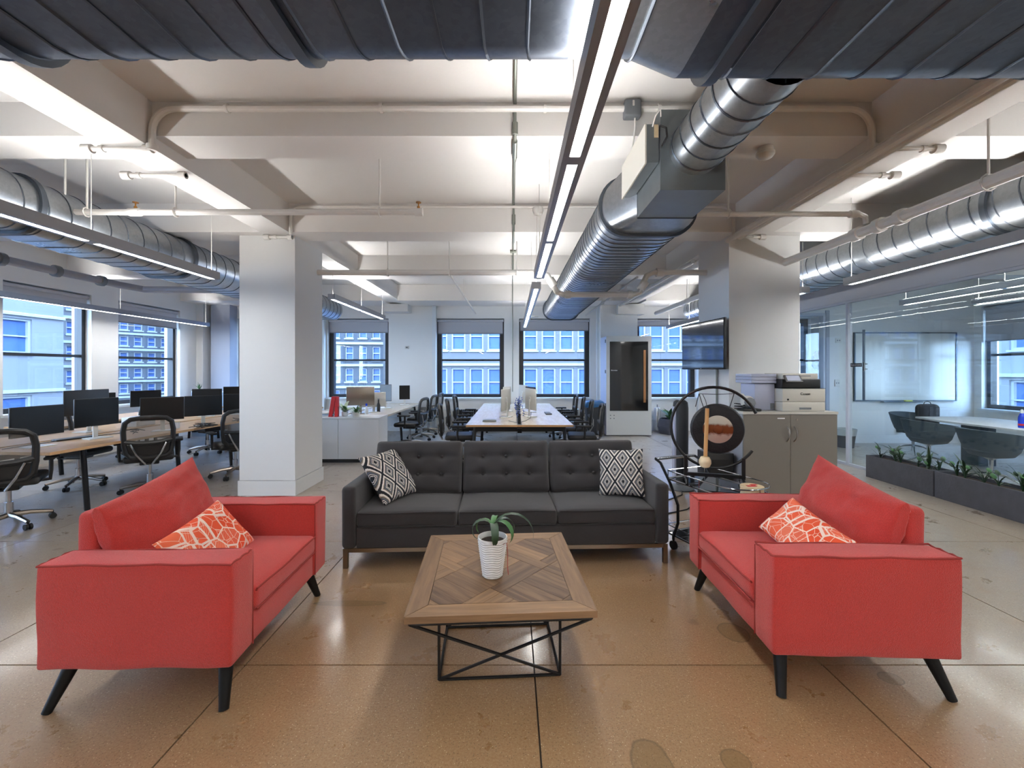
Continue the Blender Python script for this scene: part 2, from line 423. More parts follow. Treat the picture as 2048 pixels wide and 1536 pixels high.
# ------------------------------------------------------------------ room shell
YB = 9.8; XL = -7.02; XR = 8.86; ZS = H + 1.81
def grid_wall(name, m, along, a0, a1, t0, t1, z0, z1, holes):
    """a wall running along 'x' or 'y' from a0 to a1, t0..t1 thick, with rectangular holes (b0,b1,h0,h1)"""
    mb = MB(); cur = a0
    def bx(p, q, zz0, zz1):
        if q - p < 1e-4 or zz1 - zz0 < 1e-4: return
        if along == 'x': mb.box(p, t0, zz0, q, t1, zz1)
        else: mb.box(t0, p, zz0, t1, q, zz1)
    for (b0, b1, h0, h1) in sorted(holes):
        bx(cur, b0, z0, z1); bx(b0, b1, z0, h0); bx(b0, b1, h1, z1); cur = b1
    bx(cur, a1, z0, z1)
    return struct(name, mb, m)
BW = [(474, 600), (655, 777), (873, 1008), (1038, 1180), (1272, 1393), (1540, 1622)]
ZW0, ZW1 = PZ(795, YB), PZ(637, YB)
back_holes = [(PX(a, YB), PX(b, YB), ZW0, ZW1) for a, b in BW]
grid_wall('wall_back', 'wall', 'x', XL, XR, YB, YB + .35, 0, ZS, back_holes)
LW = [(-1.0, .4), (1.7, 2.95), (3.95, 5.3), (5.86, 7.095), (7.58, 8.987)]  # first three windows lie out of view, added to let in light
grid_wall('wall_left', 'wall', 'y', -4.5, YB + .35, XL - .33, XL, 0, ZS, [(a, b, .78, 2.65) for a, b in LW])
RW = [(3.1, 4.4), (5.0, 6.3), (6.95, 8.02)]
grid_wall('wall_right', 'wall', 'y', .2, YB + .35, XR, XR + .33, 0, ZS, [(a, b, .68, 2.6) for a, b in RW])
struct('wall_front', MB().box(XL, -4.8, 0, 5.25, -4.5, ZS), 'wall')
struct('wall_near_right', MB().box(4.95, -4.5, 0, 5.25, .2, ZS), 'wall')
struct('wall_meeting_near', MB().box(5.25, .2, 0, XR, .5, ZS), 'wall')
GX = 4.95; MY = 8.15
grid_wall('wall_meeting_far', 'wall', 'x', GX + .03, XR, MY, MY + .12, 0, ZS, [(GX + .08, PX(1650, MY), .03, PZ(626, MY))])
struct('ceiling', MB().box(XL - .4, -4.9, ZS, XR + .4, YB + .4, ZS + .2), 'ceiling')
fl = tag(bpy.data.objects.new('floor', None), kind='structure'); COL.objects.link(fl)
struct('bed', MB().box(XL - .4, -4.9, -.25, XR + .4, YB + .4, -.006), 'floor_gap', fl)
g = .007
xs = [.104 + 1.37 * k for k in range(-5, 7)]; ys = [2.017 + 1.4517 * k for k in range(-4, 6)]
xs = [XL - .34] + xs + [XR + .34]; ys = [-4.8] + ys + [YB + .36]
cache = {}
for i in range(len(xs) - 1):
    for j in range(len(ys) - 1):
        sx, sy = xs[i + 1] - xs[i] - g, ys[j + 1] - ys[j] - g
        k = (round(sx, 3), round(sy, 3))
        if k not in cache:
            mb = MB(); e = .004
            p = lambda q, z: [(-sx / 2 + q, -sy / 2 + q, z), (sx / 2 - q, -sy / 2 + q, z), (sx / 2 - q, sy / 2 - q, z), (-sx / 2 + q, sy / 2 - q, z)]
            mb.add(p(0, -.006) + p(0, 0), [(0, 1, 5, 4), (1, 2, 6, 5), (2, 3, 7, 6), (3, 0, 4, 7), (4, 5, 6, 7)])
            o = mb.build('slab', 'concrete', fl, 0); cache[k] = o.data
        else:
            o = bpy.data.objects.new('slab', cache[k]); COL.objects.link(o); o.parent = fl
        o['kind'] = 'structure'
        o.location = V(((xs[i] + xs[i + 1]) / 2, (ys[j] + ys[j + 1]) / 2, 0)) * U

# beams and columns
for (y0, y1, r) in ((-3.6, -3.3, 1.58), (-1.4, -1.1, 1.58), (.75, 1.05, 1.58), (2.87, 3.18, 1.58), (4.62, 4.95, 1.5), (6.7, 7.02, 1.5), (9.0, YB, 1.47)):
    for (x0, x1) in ((XL, -2.74), (-2.43, 2.43), (2.84, XR)):
        struct('beam', MB().box(x0, y0, H + r, x1, y1, ZS), 'ceiling')
struct('beam', MB().box(-2.74, -4.5, H + 1.5, -2.43, YB, ZS), 'ceiling')
struct('beam', MB().box(2.43, -4.5, H + 1.5, 2.84, YB, ZS), 'ceiling')
for k, (x0, x1, y0, y1) in enumerate(((-3.04, -2.42, 4.74, 5.42), (2.42, 3.21, 4.74, 5.51))):
    cr_ = tag(bpy.data.objects.new('column', None), kind='structure'); COL.objects.link(cr_)
    struct('shaft', MB().box(x0, y0, .17, x1, y1, H + 1.5), 'wall', cr_)
    struct('base_band', MB().box(x0 - .012, y0 - .012, 0, x1 + .012, y1 + .012, .165), 'wall', cr_)
struct('column', MB().box(-2.86, YB - .35, PZ(627, YB), -2.32, YB, H + 1.47), 'wall')
struct('column', MB().box(2.36, YB - .35, PZ(632, YB), 2.95, YB, H + 1.47), 'wall')
# pilasters and mouldings on the back wall
for (a, b, d, m_) in ((437, 474, .25, 'wall_grey'), (645, 652, .10, 'sill'), (866, 873, .10, 'sill'), (1192, 1197, .10, 'sill'), (1197, 1270, .20, 'wall'), (1393, 1400, .1, 'sill')):
    struct('trim_1', MB().box(PX(a, YB), YB - d, 0, PX(b, YB), YB, H + 1.47), m_)
struct('trim_2', MB().box(XL, YB - .35, 0, PX(428, YB), YB, PZ(606, YB)), 'wall')
for (z0, z1, d) in ((.0, .10, .05), (.30, .325, .035), (.48, .50, .035)):
    for (a, b) in ((779, 866), (873, 1192)):
        struct('baseboard_back', MB().box(PX(a, YB), YB - d, z0, PX(b, YB), YB, z1), 'sill')
struct('baseboard_meeting', MB().box(GX + .4 + .8, MY - .02, 0, XR, MY, .10), 'wall')

WN = [0]
def window(axis, a0, a1, z0, z1, wall, out, mid, fr=.06, jamb=.05):
    WN[0] += 1
    r = tag(bpy.data.objects.new('window_%d' % WN[0], None), kind='structure'); COL.objects.link(r)
    d = wall + out * .14
    def bx(mb, p, q, zz0, zz1, t0, t1):
        t0, t1 = sorted((t0, t1))
        if axis == 'x': mb.box(p, t0, zz0, q, t1, zz1)
        else: mb.box(t0, p, zz0, t1, q, zz1)
    a0 += .004; a1 -= .004; z0 += .004; z1 -= .004
    mb = MB(); T0, T1 = d - out * .04, d + out * .08
    bx(mb, a0, a0 + fr, z0, z1, T0, T1); bx(mb, a1 - fr, a1, z0, z1, T0, T1); bx(mb, a0 + fr, a1 - fr, z1 - .09, z1, T0, T1); bx(mb, a0 + fr, a1 - fr, z0, z0 + .07, T0, T1)
    struct('frame', mb, 'frame_dark', r)
    mb = MB(); bx(mb, a0 + fr, a1 - fr, mid - .022, mid + .022, T0 + out * .02, T1 - out * .02); struct('meeting_rail', mb, 'frame_dark', r)
    for (p, q) in ((z0 + .07, mid - .022), (mid + .022, z1 - .09)):
        mb = MB(); bx(mb, a0 + fr, a1 - fr, p, q, d + out * .02, d + out * .03); struct('pane', mb, 'glass', r)
    mb = MB(); bx(mb, a0 - .03, a1 + .03, z0 - .045, z0 - .008, wall - out * .05, wall - out * .002); struct('sill', mb, 'sill', r)
    return r
def blind(axis, a0, a1, z1, z0, wall, out, label):
    r = T('roller_blind', label, 'blind', group=None)
    d = wall + out * .05
    def pt(a, t, z): return (a, t, z) if axis == 'x' else (t, a, z)
    mb = MB()
    t0, t1 = sorted((d + out * .0, d + out * .006))
    (mb.box(a0 + .03, t0, z0, a1 - .03, t1, z1 - .02) if axis == 'x' else mb.box(t0, a0 + .03, z0, t1, a1 - .03, z1 - .02))
    mb.build('shade', 'shade_cloth', r, 0)
    MB().tube([pt(a0 + .012, d, z1 - .045), pt(a1 - .012, d, z1 - .045)], .03, 12).build('roller', 'shade_cloth', r)
    mb = MB(); t0, t1 = sorted((d - out * .008, d + out * .012))
    (mb.box(a0 + .03, t0, z0 - .02, a1 - .03, t1, z0) if axis == 'x' else mb.box(t0, a0 + .03, z0 - .02, t1, a1 - .03, z0))
    mb.build('hem_bar', 'grey_plastic', r, 0)
for i, (a, b) in enumerate(BW):
    window('x', PX(a, YB), PX(b, YB), ZW0, ZW1, YB, 1, PZ(720, YB), .10)
bl = {1: (664, 'grey roller blind rolled up high on the back window left of the wall thermostat'),
      2: (666, 'grey roller blind hanging lowest, on the back window left of the vertical conduit'),
      3: (660, 'grey roller blind on the back window under the end of the silver duct'),
      4: (651, 'grey roller blind nearly fully raised on the window behind the white booth')}
for i, (py, lb) in bl.items():
    a, b = BW[i]; blind('x', PX(a, YB), PX(b, YB), ZW1, PZ(py, YB), YB, 1, lb)
for i, (a, b) in enumerate(LW): window('y', a, b, .78, 2.65, XL, -1, 1.63)
blind('y', LW[3][0], LW[3][1], 2.65, 2.42, XL, -1, 'grey roller blind on the large left wall window nearest the camera')
blind('y', LW[4][0], LW[4][1], 2.65, 2.28, XL, -1, 'grey roller blind on the left wall window showing the distant tower')
for i, (a, b) in enumerate(RW): window('y', a, b, .68, 2.6, XR, 1, 1.68)
blind('y', RW[2][0], RW[2][1], 2.6, 1.95, XR, 1, 'long grey roller blind lowered halfway in the glass meeting room')
blind('y', RW[1][0], RW[1][1], 2.6, 1.95, XR, 1, 'grey blind on the meeting room window nearer the camera, cut by the frame')

# glass partition of the meeting room
gp = tag(bpy.data.objects.new('door_1', None), kind='structure'); COL.objects.link(gp)
ZG = 2.41
for (y0, y1) in ((.5, 2.05), (2.06, 3.6), (3.61, 5.175), (5.185, 6.22), (6.27, 8.13)):
    struct('pane', MB().box(GX - .006, y0, .035, GX + .006, y1, ZG - .03), 'glass_partition', gp)
mb = MB(); mb.box(GX - .025, .5, 0, GX + .025, 8.14, .034); mb.box(GX - .025, .5, ZG - .03, GX + .025, 8.14, ZG); struct('track', mb, 'header', gp)
struct('door_post', MB().box(GX - .03, 6.225, .034, GX + .03, 6.265, ZG - .03), 'header', gp)
struct('wall_header', MB().box(GX - .05, .5, ZG, GX + .08, MY, ZS), 'header')
# glazed panel in the far meeting room wall
x0, x1 = GX + .085, PX(1650, MY) - .004; z1 = PZ(626, MY) - .004
gd = tag(bpy.data.objects.new('door_2', None), kind='structure'); COL.objects.link(gd)
mb = MB(); mb.box(x0, MY - .02, .034, x0 + .04, MY + .1, z1); mb.box(x1 - .04, MY - .02, .034, x1, MY + .1, z1); mb.box(x0 + .04, MY - .02, z1 - .05, x1 - .04, MY + .1, z1)
struct('frame', mb, 'header', gd); struct('pane', MB().box(x0 + .04, MY + .04, .034, x1 - .04, MY + .05, z1 - .05), 'glass', gd)
struct('trim_3', MB().box(x1 + .005, MY - .03, 0, x1 + .07, MY, z1 + .05), 'wall_grey')

# ------------------------------------------------------------------ buildings across the street
def building(name, label, cx, cy, rz, width, zlo, zhi, dx, dz, ww, wh, z_first, wallm, depth=3, paired=True, trim='facade_trim'):
    r = T(name, label, 'building', (cx, cy, 0), rz)
    n = int(width / dx); rows = []
    z = z_first
    while z - dz > zlo: z -= dz
    while z + wh < zhi: rows.append(z); z += dz
    cols = [(-width / 2 + dx * (i + .5)) for i in range(n)]
    mb = MB(); mb.box(-width / 2, .25, zlo, width / 2, depth, zhi)
    cur = zlo
    for z in rows:
        mb.box(-width / 2, 0, cur, width / 2, .25, z); cur = z + wh
        p = -width / 2
        for c in cols: mb.box(p, 0, z, c - ww / 2, .25, z + wh); p = c + ww / 2
        mb.box(p, 0, z, width / 2, .25, z + wh)
    mb.box(-width / 2, 0, cur, width / 2, .25, zhi); mb.build('wall', wallm, r, 0)
    me = None
    for z in rows:
        for c in cols:
            if me is None:
                f = MB(); t = min(.09, ww * .12)
                f.box(-ww / 2, .08, 0, -ww / 2 + t, .2, wh); f.box(ww / 2 - t, .08, 0, ww / 2, .2, wh); f.box(-ww / 2 + t, .08, wh - t, ww / 2 - t, .2, wh); f.box(-ww / 2 + t, .08, 0, ww / 2 - t, .2, t)
                f.box(-ww / 2 + t, .1, wh * .5 - .03, ww / 2 - t, .18, wh * .5 + .03); f.box(-ww / 2 - .05, -.07, -.08, ww / 2 + .05, 0, 0)
                f.cur = 1; f.box(-ww / 2 + t, .2, t, ww / 2 - t, .24, wh - t)
                o = f.build('window', [trim, 'far_glass'], r, 0); me = o.data
            else: o = bpy.data.objects.new('window', me); COL.objects.link(o); o.parent = r
            o.location = V((c, 0, z)) * U
    mb = MB()
    for z in rows: mb.box(-width / 2, -.1, z + wh + .12, width / 2, -.002, z + wh + .26)
    mb.build('ledge', trim, r, 0)
    return r
building('office_building', 'pale stone office facade with paired windows across the street behind', 3.4, 24, 0, 20, -8, 12, 1.02, 2.6, .80, 1.62, 2.5, 'facade')
building('glass_building', 'bluish mid-rise building seen in the window beside the left column', -12.0, 25, .12, 8.6, -8, 11, .78, 1.3, .46, .8, 2.0, 'facade_dark')
building('brick_building', 'dark city building standing beyond the left back window', -19.5, 32, .3, 7, -8, 13, .9, 1.6, .55, .9, 2.2, 'facade_dark')
building('grey_building', 'large plain pale building filling the nearer left window', -21, 13.4, pi / 2, 13, -8, 14, 3.1, 3.3, 1.7, 1.5, -1.2, 'facade_pale')
building('tower_block', 'tall tower with many small windows seen in the second left window', -27.5, 31.5, 1.0, 7.5, -8, 26, .8, 1.15, .5, .7, 2.0, 'facade_dark')
building('narrow_tower', 'slim pale tower left of the sky gap in the second left window', -23.3, 22.6, 1.2, 2.6, -8, 24, .8, 1.3, .4, .7, 2.0, 'facade')
building('side_building', 'pale building outside the meeting room window', 20, 12, -pi / 2, 20, -8, 12, 2.2, 2.8, 1.2, 1.6, 2.2, 'facade_pale')
tag(MB().box(-60, -40, -8.4, 60, 80, -8).build('street', 'facade_dark', None, 0), kind='structure')

# ------------------------------------------------------------------ ducts
def oval(w_, h_, r, n=8):
    """closed outline, w wide and h high with corner radius r, as (a, z)"""
    o = []
    for (sx, sz, t0) in ((1, 1, 0), (-1, 1, pi / 2), (-1, -1, pi), (1, -1, 3 * pi / 2)):
        for i in range(n + 1):
            t = t0 + pi / 2 * i / n; o.append((sx * (w_ / 2 - r) + r * cos(t), sz * (h_ / 2 - r) + r * sin(t)))
    return o
def duct(name, label, c0, c1, w_, h_, r, pitch, group=None, rings=(), seam=.006, ends=True, m='duct'):
    """c0,c1 axis ends (straight along x or y)"""
    c0 = V(c0); c1 = V(c1); d = (c1 - c0); L = d.length; d.normalize(); side = V((0, 0, 1)).cross(d)
    ro = T(name, label, 'duct', c0, 0, group); prof = oval(w_, h_, r)
    def ring(s, grow=0):
        return [d * s + side * (a * (1 + grow / (w_ / 2))) + V((0, 0, z * (1 + grow / (h_ / 2)))) for a, z in prof]
    mb = MB(); n = len(prof)
    mb.add(ring(0) + ring(L), [(k, (k + 1) % n, n + (k + 1) % n, n + k) for k in range(n)])
    mb.build('shell', m, ro, 40)
    if ends:
        mb = MB(); mb.add(ring(.002) + ring(L - .002), [tuple(range(n))[::-1], tuple(range(n, 2 * n))]); mb.build('end_panel', 'duct_seam', ro, 0)
    if pitch:
        pts = []; s = pitch * .5; k = 0
        while True:
            ss = pitch * .3 + pitch * k / n
            if ss > L - .01: break
            a, z = prof[k % n]; pts.append(d * ss + side * a + V((0, 0, z))); k += 1
        MB().tube(pts, seam, 4, caps=False).build('spiral_seam', 'duct_seam', ro, 0)
    for s in rings:
        mb = MB(); a = ring(s - .02, .022); b = ring(s + .02, .022); a0 = ring(s - .02, -.002); b0 = ring(s + .02, -.002)
        mb.add(a0 + a + b + b0, [(q * n + k, q * n + (k + 1) % n, (q + 1) * n + (k + 1) % n, (q + 1) * n + k) for q in range(3) for k in range(n)])
        mb.build('flange', 'duct_seam', ro, 40)
    return ro
# across the top of the picture
duct('main_air_duct', 'wide dark flat oval spiral duct crossing the top left of the view', (.20, .92, H + 1.28), (-3.2, .92, H + 1.28), 1.4, .38, .19, .145, rings=(.92, 1.9), ends=False, m='duct_dark')
duct('main_air_duct', 'wide dark flat oval spiral duct crossing the top right of the view', (.62, .97, H + 1.28), (4.3, .97, H + 1.28), 1.5, .38, .19, .165, rings=(.12, 1.6), ends=False, m='duct_dark')
def transition():
    ro = T('duct_transition', 'smooth galvanised transition piece between the two wide ducts at the ceiling light', 'duct', (.2, .92, H + 1.28))
    a = oval(1.4, .38, .19); b = oval(1.5, .38, .19); n = len(a); mb = MB()
    A = [V((0, -y, z)) for y, z in a]; B = [V((.22, -y, z)) for y, z in a]; C = [V((.42, -y + .05, z)) for y, z in b]
    mb.add(A + B + C, [(q * n + k, q * n + (k + 1) % n, (q + 1) * n + (k + 1) % n, (q + 1) * n + k)[::-1] for q in range(2) for k in range(n)]); mb.build('shell', 'duct', ro, 40)
    MB().tube([V((.22, -y * 1.005, z * 1.02)) for y, z in a], .006, 6, True).build('seam', 'duct_seam', ro)
transition()
# round branch, control box and the flat oval run over the central desks
duct('branch_duct', 'shiny round spiral duct running back from the top right duct', (1.10, 1.725, H + 1.31), (1.07, 2.5, H + 1.29), .31, .31, .1549, .115, ends=False)
vb = T('air_box', 'galvanised sheet metal air box between the round duct and the flat duct', 'duct box', (0, 0, 0))
mb = MB(); mb.box(.865, 2.48, H + 1.05, 1.245, 2.93, H + 1.52); mb.build('casing', 'box_steel', vb, 0)
mb = MB(); mb.box(.864, 2.931, H + 1.045, 1.26, 2.94, H + 1.53); mb.build('flange', 'duct_seam', vb, 0)
cb = T('control_box', 'white faced control box clipped to the side of the air box', 'control box', (0, 0, 0))
MB().box(.79, 2.49, H + 1.216, .86, 3.0, H + 1.44).build('housing', 'box_steel', cb, 0)
MB().box(.78, 2.49, H + 1.212, .789, 3.02, H + 1.444).build('cover', 'printer_white', cb, 0)
MB().box(.832, 2.483, H + 1.36, .856, 2.489, H + 1.435).build('label_plate', 'cream', cb, 0)
MB().tube([(.82, 2.48, H + 1.42), (.825, 2.44, H + 1.46), (.85, 2.43, H + 1.49), (.858, 2.45, H + 1.46)], .004, 6).build('cable', 'pipe_white', cb)
MB().tube([(.861, 2.47, H + 1.42), (.885, 2.44, H + 1.39), (.89, 2.44, H + 1.34), (.872, 2.47, H + 1.30)], .006, 6).build('cable', 'black_plastic', cb)
def taper():
    ro = T('duct_transition', 'galvanised adapter widening from the air box to the flat duct', 'duct', (0, 2.94, 0))
    b = oval(.72, .42, .2); n = len(b)
    def sq(w_, h_):
        o = []
        for (x, z) in b:
            m_ = max(abs(x) / .36, abs(z) / .21); o.append((x / m_ * w_ / .72, z / m_ * h_ / .42))
        return o
    A = [V((1.055 - x, 0, H + 1.285 + z)) for x, z in sq(.38, .47)]; B = [V((1.05 - x, .30, H + 1.26 + z)) for x, z in b]; mb = MB()
    mb.add(A + B, [(k, (k + 1) % n, n + (k + 1) % n, n + k) for k in range(n)]); mb.build('shell', 'duct', ro, 40)
taper()
duct('flat_duct', 'flat oval spiral duct hanging above the central desks to the back wall', (1.05, 3.24, H + 1.26), (1.02, 8.9, H + 1.26), .72, .42, .2, .10, rings=(.05, 5.6))
# side ducts
duct('side_duct', 'silver flat oval duct along the left side over the monitors', (-3.92, 1.8, H + 1.27), (-3.92, 9.0, H + 1.27), .66, .42, .2, .17, rings=(1.45, 3.02), ends=True)
duct('side_duct', 'silver flat oval duct along the right side before the glass room', (3.94, 1.8, H + 1.27), (3.94, 9.0, H + 1.27), .62, .42, .2, .17, rings=(1.47,), ends=True)
# pipework at the far left near the windows
pm = T('window_side_pipe', 'grey lagged pipe hung in front of the left windows', 'pipe', (0, 0, 0))
MB().tube([(-5.9, 2.5, H + 1.28), (-5.9, 6.4, H + 1.28), (-5.75, 6.65, H + 1.26), (-4.40, 6.70, H + 1.26)], .05, 10).build('pipe', 'wall_grey', pm)
for y in (4.3, 4.9, 5.5, 6.1):
    MB().tube([(-5.9, y - .03, H + 1.28), (-5.9, y + .03, H + 1.28)], .075, 12).build('coupling', 'grey_box', pm)

# ------------------------------------------------------------------ sprinkler pipes and conduits
def pipes(name, label, runs, r, m='pipe_white', cat='pipe', hang=(), couplings=(), elbows=()):
    ro = T(name, label, cat)
    for p in runs: MB().tube(p, r, 10).build('pipe', m, ro)
    for (x, y, z) in hang:
        MB().tube([(x, y, z), (x, y, ZS)], .008, 6).build('hanger_rod', m, ro)
        MB().tube(arc((x, y, z), r + .012, -pi, pi * .999, 10, 'yz' if abs(runs[0][0][0] - runs[0][-1][0]) > abs(runs[0][0][1] - runs[0][-1][1]) else 'xz'), .006, 6).build('clamp', m, ro)
    for (a, b, rr) in couplings: MB().cyl(a, b, rr, seg=12).build('coupling', m, ro)
    return ro
zp = H + 1.30
pipes('sprinkler_pipe', 'white sprinkler branch pipe running across left of the ceiling light', [[(-3.75, 3.5, zp), (-.76, 3.5, zp)], [(-3.72, 3.5, zp), (-3.72, 3.5, zp - .13)]], .024,
      hang=[(-3.68, 3.5, zp), (-3.5, 3.5, zp), (-2.77, 3.5, zp), (-1.09, 3.5, zp)],
      couplings=[((-3.75, 3.5, zp), (-3.68, 3.5, zp), .035), ((-3.72, 3.5, zp - .13), (-3.72, 3.5, zp - .02), .036), ((-3.15, 3.5, zp), (-3.06, 3.5, zp), .032), ((-.80, 3.5, zp), (-.735, 3.5, zp), .032)])
for (x, lb) in ((-.77, 'small brass sprinkler head standing on the end of the white pipe'), (-3.1, 'small brass sprinkler head on the left half of the white pipe')):
    s = T('sprinkler', lb, 'sprinkler', (x, 3.5, zp + .026)); MB().lathe([(.012, 0), (.012, .02), (.005, .025), (.005, .05)], seg=8).build('body', 'brass', s); MB().lathe([(.022, .05), (.022, .055)], seg=12).build('deflector', 'brass', s)
pipes('sprinkler_pipe', 'white branch pipe crossing right of the flat duct to the big pipe', [[(1.55, 3.6, H + 1.32), (2.94, 3.6, H + 1.32), (2.99, 3.6, H + 1.30), (3.0, 3.6, H + 1.24)]], .021,
      hang=[(1.83, 3.6, H + 1.32)], couplings=[((2.86, 3.6, H + 1.32), (2.93, 3.6, H + 1.32), .03)])
pipes('sprinkler_main', 'thick white pipe running back along the right side above the glass wall', [[(3.05, 1.8, H + 1.2), (3.05, 9.0, H + 1.2)]], .042,
      hang=[(3.05, 2.72, H + 1.2), (3.05, 5.8, H + 1.2), (3.05, 7.4, H + 1.2)], couplings=[((3.05, 3.3, H + 1.2), (3.05, 3.36, H + 1.2), .06), ((3.05, 3.5, H + 1.2), (3.05, 3.56, H + 1.2), .06), ((3.05, 3.72, H + 1.2), (3.05, 3.80, H + 1.2), .058)])
y = 5.3; zq = H + 1.215
pipes('sprinkler_main', 'thick white pipe crossing between the two columns and dipping under the duct',
      [[(-2.42, y, zq), (.36, y, zq), (.44, y, zq - .03), (.56, y, 2.37), (.64, y, 2.34), (1.50, y, 2.34), (1.58, y, 2.36), (1.68, y, zq - .04), (1.76, y, zq), (2.42, y, zq)]], .036,
      hang=[(-1.55, y, zq), (-.78, y, zq), (.06, y, zq)], couplings=[((.32, y, zq), (.40, y, zq), .05), ((.47, y, zq - .08), (.53, y, zq - .17), .052), ((.66, y, 2.34), (.73, y, 2.34), .05), ((1.44, y, 2.34), (1.50, y, 2.34), .05), ((1.60, y, 2.40), (1.66, y, 2.50), .052), ((1.80, y, zq), (1.88, y, zq), .055)])
pipes('sprinkler_pipe', 'thin white pipe angled back from the crossing pipe left of centre', [[(-.78, 5.3, H + 1.25), (-.79, 5.5, H + 1.22), (-.79, 9.2, H + 1.22)]], .016, hang=[(-.79, 7.0, H + 1.22)])
pipes('sprinkler_pipe', 'thin white pipe beside the far end of the flat duct', [[(1.62, 5.5, H + 1.2), (1.62, 9.3, H + 1.2)]], .016, hang=[(1.62, 7.6, H + 1.2)])
def bend(x, s):   # white conduit along the first cross beam turned down over the long beam
    yy = 2.835; z1 = H + 1.745
    o = [(x, yy, H + 1.47), (x, yy, H + 1.58)]
    for i in range(7):
        t = pi / 2 * i / 6; o.append((x + s * .15 * (1 - cos(t)), yy, z1 - .15 + .15 * sin(t)))
    return o
a = bend(-2.40, 1); b = bend(2.40, -1)[::-1]
pipes('white_conduit', 'white painted conduit arching along the first cross beam', [a + b], .022, couplings=[((-2.40, 2.835, H + 1.46), (-2.40, 2.835, H + 1.50), .034), ((2.40, 2.835, H + 1.46), (2.40, 2.835, H + 1.50), .034)] + [((x - .01, 2.835, H + 1.745), (x + .01, 2.835, H + 1.745), .03) for x in (-1.9, -.87, .22, .98, 1.5)])
def bend2(x, s):
    yy = 4.585; z1 = H + 1.76
    o = [(x, yy, H + 1.46), (x, yy, H + 1.63)]
    for i in range(6):
        t = pi / 2 * i / 5; o.append((x + s * .12 * (1 - cos(t)), yy, z1 - .12 + .12 * sin(t)))
    return o
pipes('white_conduit', 'white painted conduit along the second cross beam by the columns', [bend2(-2.39, 1) + bend2(2.39, -1)[::-1]], .016)
k = 0
for (x0, x1, yy, z, lb) in ((-2.40, -2.86, 2.835, H + 1.475, 'short white pipe stub under the left beam, nearest the camera'), (-2.47, -2.95, 3.22, H + 1.475, 'short white pipe stub with fittings under the left beam before the column'),
                    (-2.43, -2.74, 4.70, H + 1.47, 'short white pipe stub on the top front of the left column'), (2.40, 2.87, 2.835, H + 1.475, 'short white pipe stub under the right beam, nearest the camera'),
                    (2.50, 2.93, 3.22, H + 1.475, 'short white pipe stub with round end under the right beam'), (2.43, 2.80, 4.70, H + 1.47, 'short white pipe stub on the top front of the right column')):
    s = 1 if x1 > x0 else -1
    pipes('pipe_stub', lb, [[(x0, yy, z), (x1, yy, z)]], .016, couplings=[((x0, yy, z), (x0 + s * .05, yy, z), .027), ((x1 - s * .06, yy, z), (x1, yy, z), .030), ((x1 - s * .14, yy, z), (x1 - s * .11, yy, z), .022)])
pipes('beam_pipe', 'white pipe fixed along the inner face of the right long beam', [[(2.385, 1.0, H + 1.43), (2.385, 4.7, H + 1.43)], [(2.385, 5.6, H + 1.43), (2.385, 9.4, H + 1.43)]], .03)
pipes('beam_pipe', 'white pipe running under the right long beam', [[(2.52, 1.0, H + 1.465), (2.52, 4.7, H + 1.465)], [(2.52, 5.6, H + 1.465), (2.52, 9.4, H + 1.465)]], .026)
pipes('steel_conduit', 'thin grey steel conduit running back along the ceiling and down the wall', [[(.02, 1.7, H + 1.79), (.02, 2.84, H + 1.79), (.02, 2.855, H + 1.77), (.02, 2.855, H + 1.585), (.02, 2.87, H + 1.565), (.02, 3.18, H + 1.565), (.02, 3.195, H + 1.59), (.02, 3.20, H + 1.775), (.02, 3.22, H + 1.79), (.018, 4.59, H + 1.79), (.018, 4.605, H + 1.77), (.018, 4.605, H + 1.50), (.018, 4.63, H + 1.485), (.018, 4.95, H + 1.485), (.018, 4.965, H + 1.50), (.017, 4.97, H + 1.77), (.017, 4.99, H + 1.79), (.016, 6.67, H + 1.79), (.016, 6.685, H + 1.77), (.016, 6.685, H + 1.50), (.016, 6.71, H + 1.485), (.015, 7.02, H + 1.485), (.015, 7.035, H + 1.50), (.014, 7.04, H + 1.77), (.014, 7.06, H + 1.79), (.014, 8.97, H + 1.79), (.014, 8.985, H + 1.77), (.013, 8.985, H + 1.47), (.013, 9.0, H + 1.455), (.013, 9.76, H + 1.455), (.013, 9.775, H + 1.44), (.013, 9.78, .9)]], .011, 'steel_green', 'conduit',
      couplings=[((.02, 2.855, H + 1.66), (.02, 2.855, H + 1.58), .02), ((.02, 2.90, H + 1.562), (.02, 3.12, H + 1.562), .018), ((.018, 4.603, H + 1.58), (.018, 4.603, H + 1.68), .02), ((-.03, 6.4, H + 1.785), (.07, 6.4, H + 1.785), .022)])
jb = T('junction_box', 'grey electrical junction box on the white conduit beside the ceiling light', 'junction box', (.80, 2.835, H + 1.735))
MB().sbox((0, 0, 0), (.11, .07, .11), .012, 2).build('box', 'grey_box', jb); MB().box(-.006, -.042, .005, .006, -.036, .04).build('switch', 'white_plastic', jb, 0)
MB().tube([(.02, 0, -.055), (.022, .0, -.12), (.01, .02, -.24), (.0, .05, -.33)], .006, 6).build('cable', 'pipe_white', jb)
sd = T('smoke_detector', 'white round smoke detector under the first cross beam near the round duct', 'smoke detector', (1.80, 3.02, H + 1.578))
MB().lathe([(.05, 0), (.05, -.03), (.046, -.032)], seg=20).build('mount', 'pipe_white', sd); MB().lathe([(.06, -.033), (.06, -.05), (.045, -.07), (.02, -.08)], seg=20).build('sensor', 'white_plastic', sd)
s2 = T('smoke_detector', 'white ceiling detector on the second beam left of the light', 'smoke detector', (.28, 4.585, H + 1.70))
MB().lathe([(.055, .05), (.06, .02), (.045, -.02), (.02, -.03)], seg=20).build('sensor', 'white_plastic', s2)
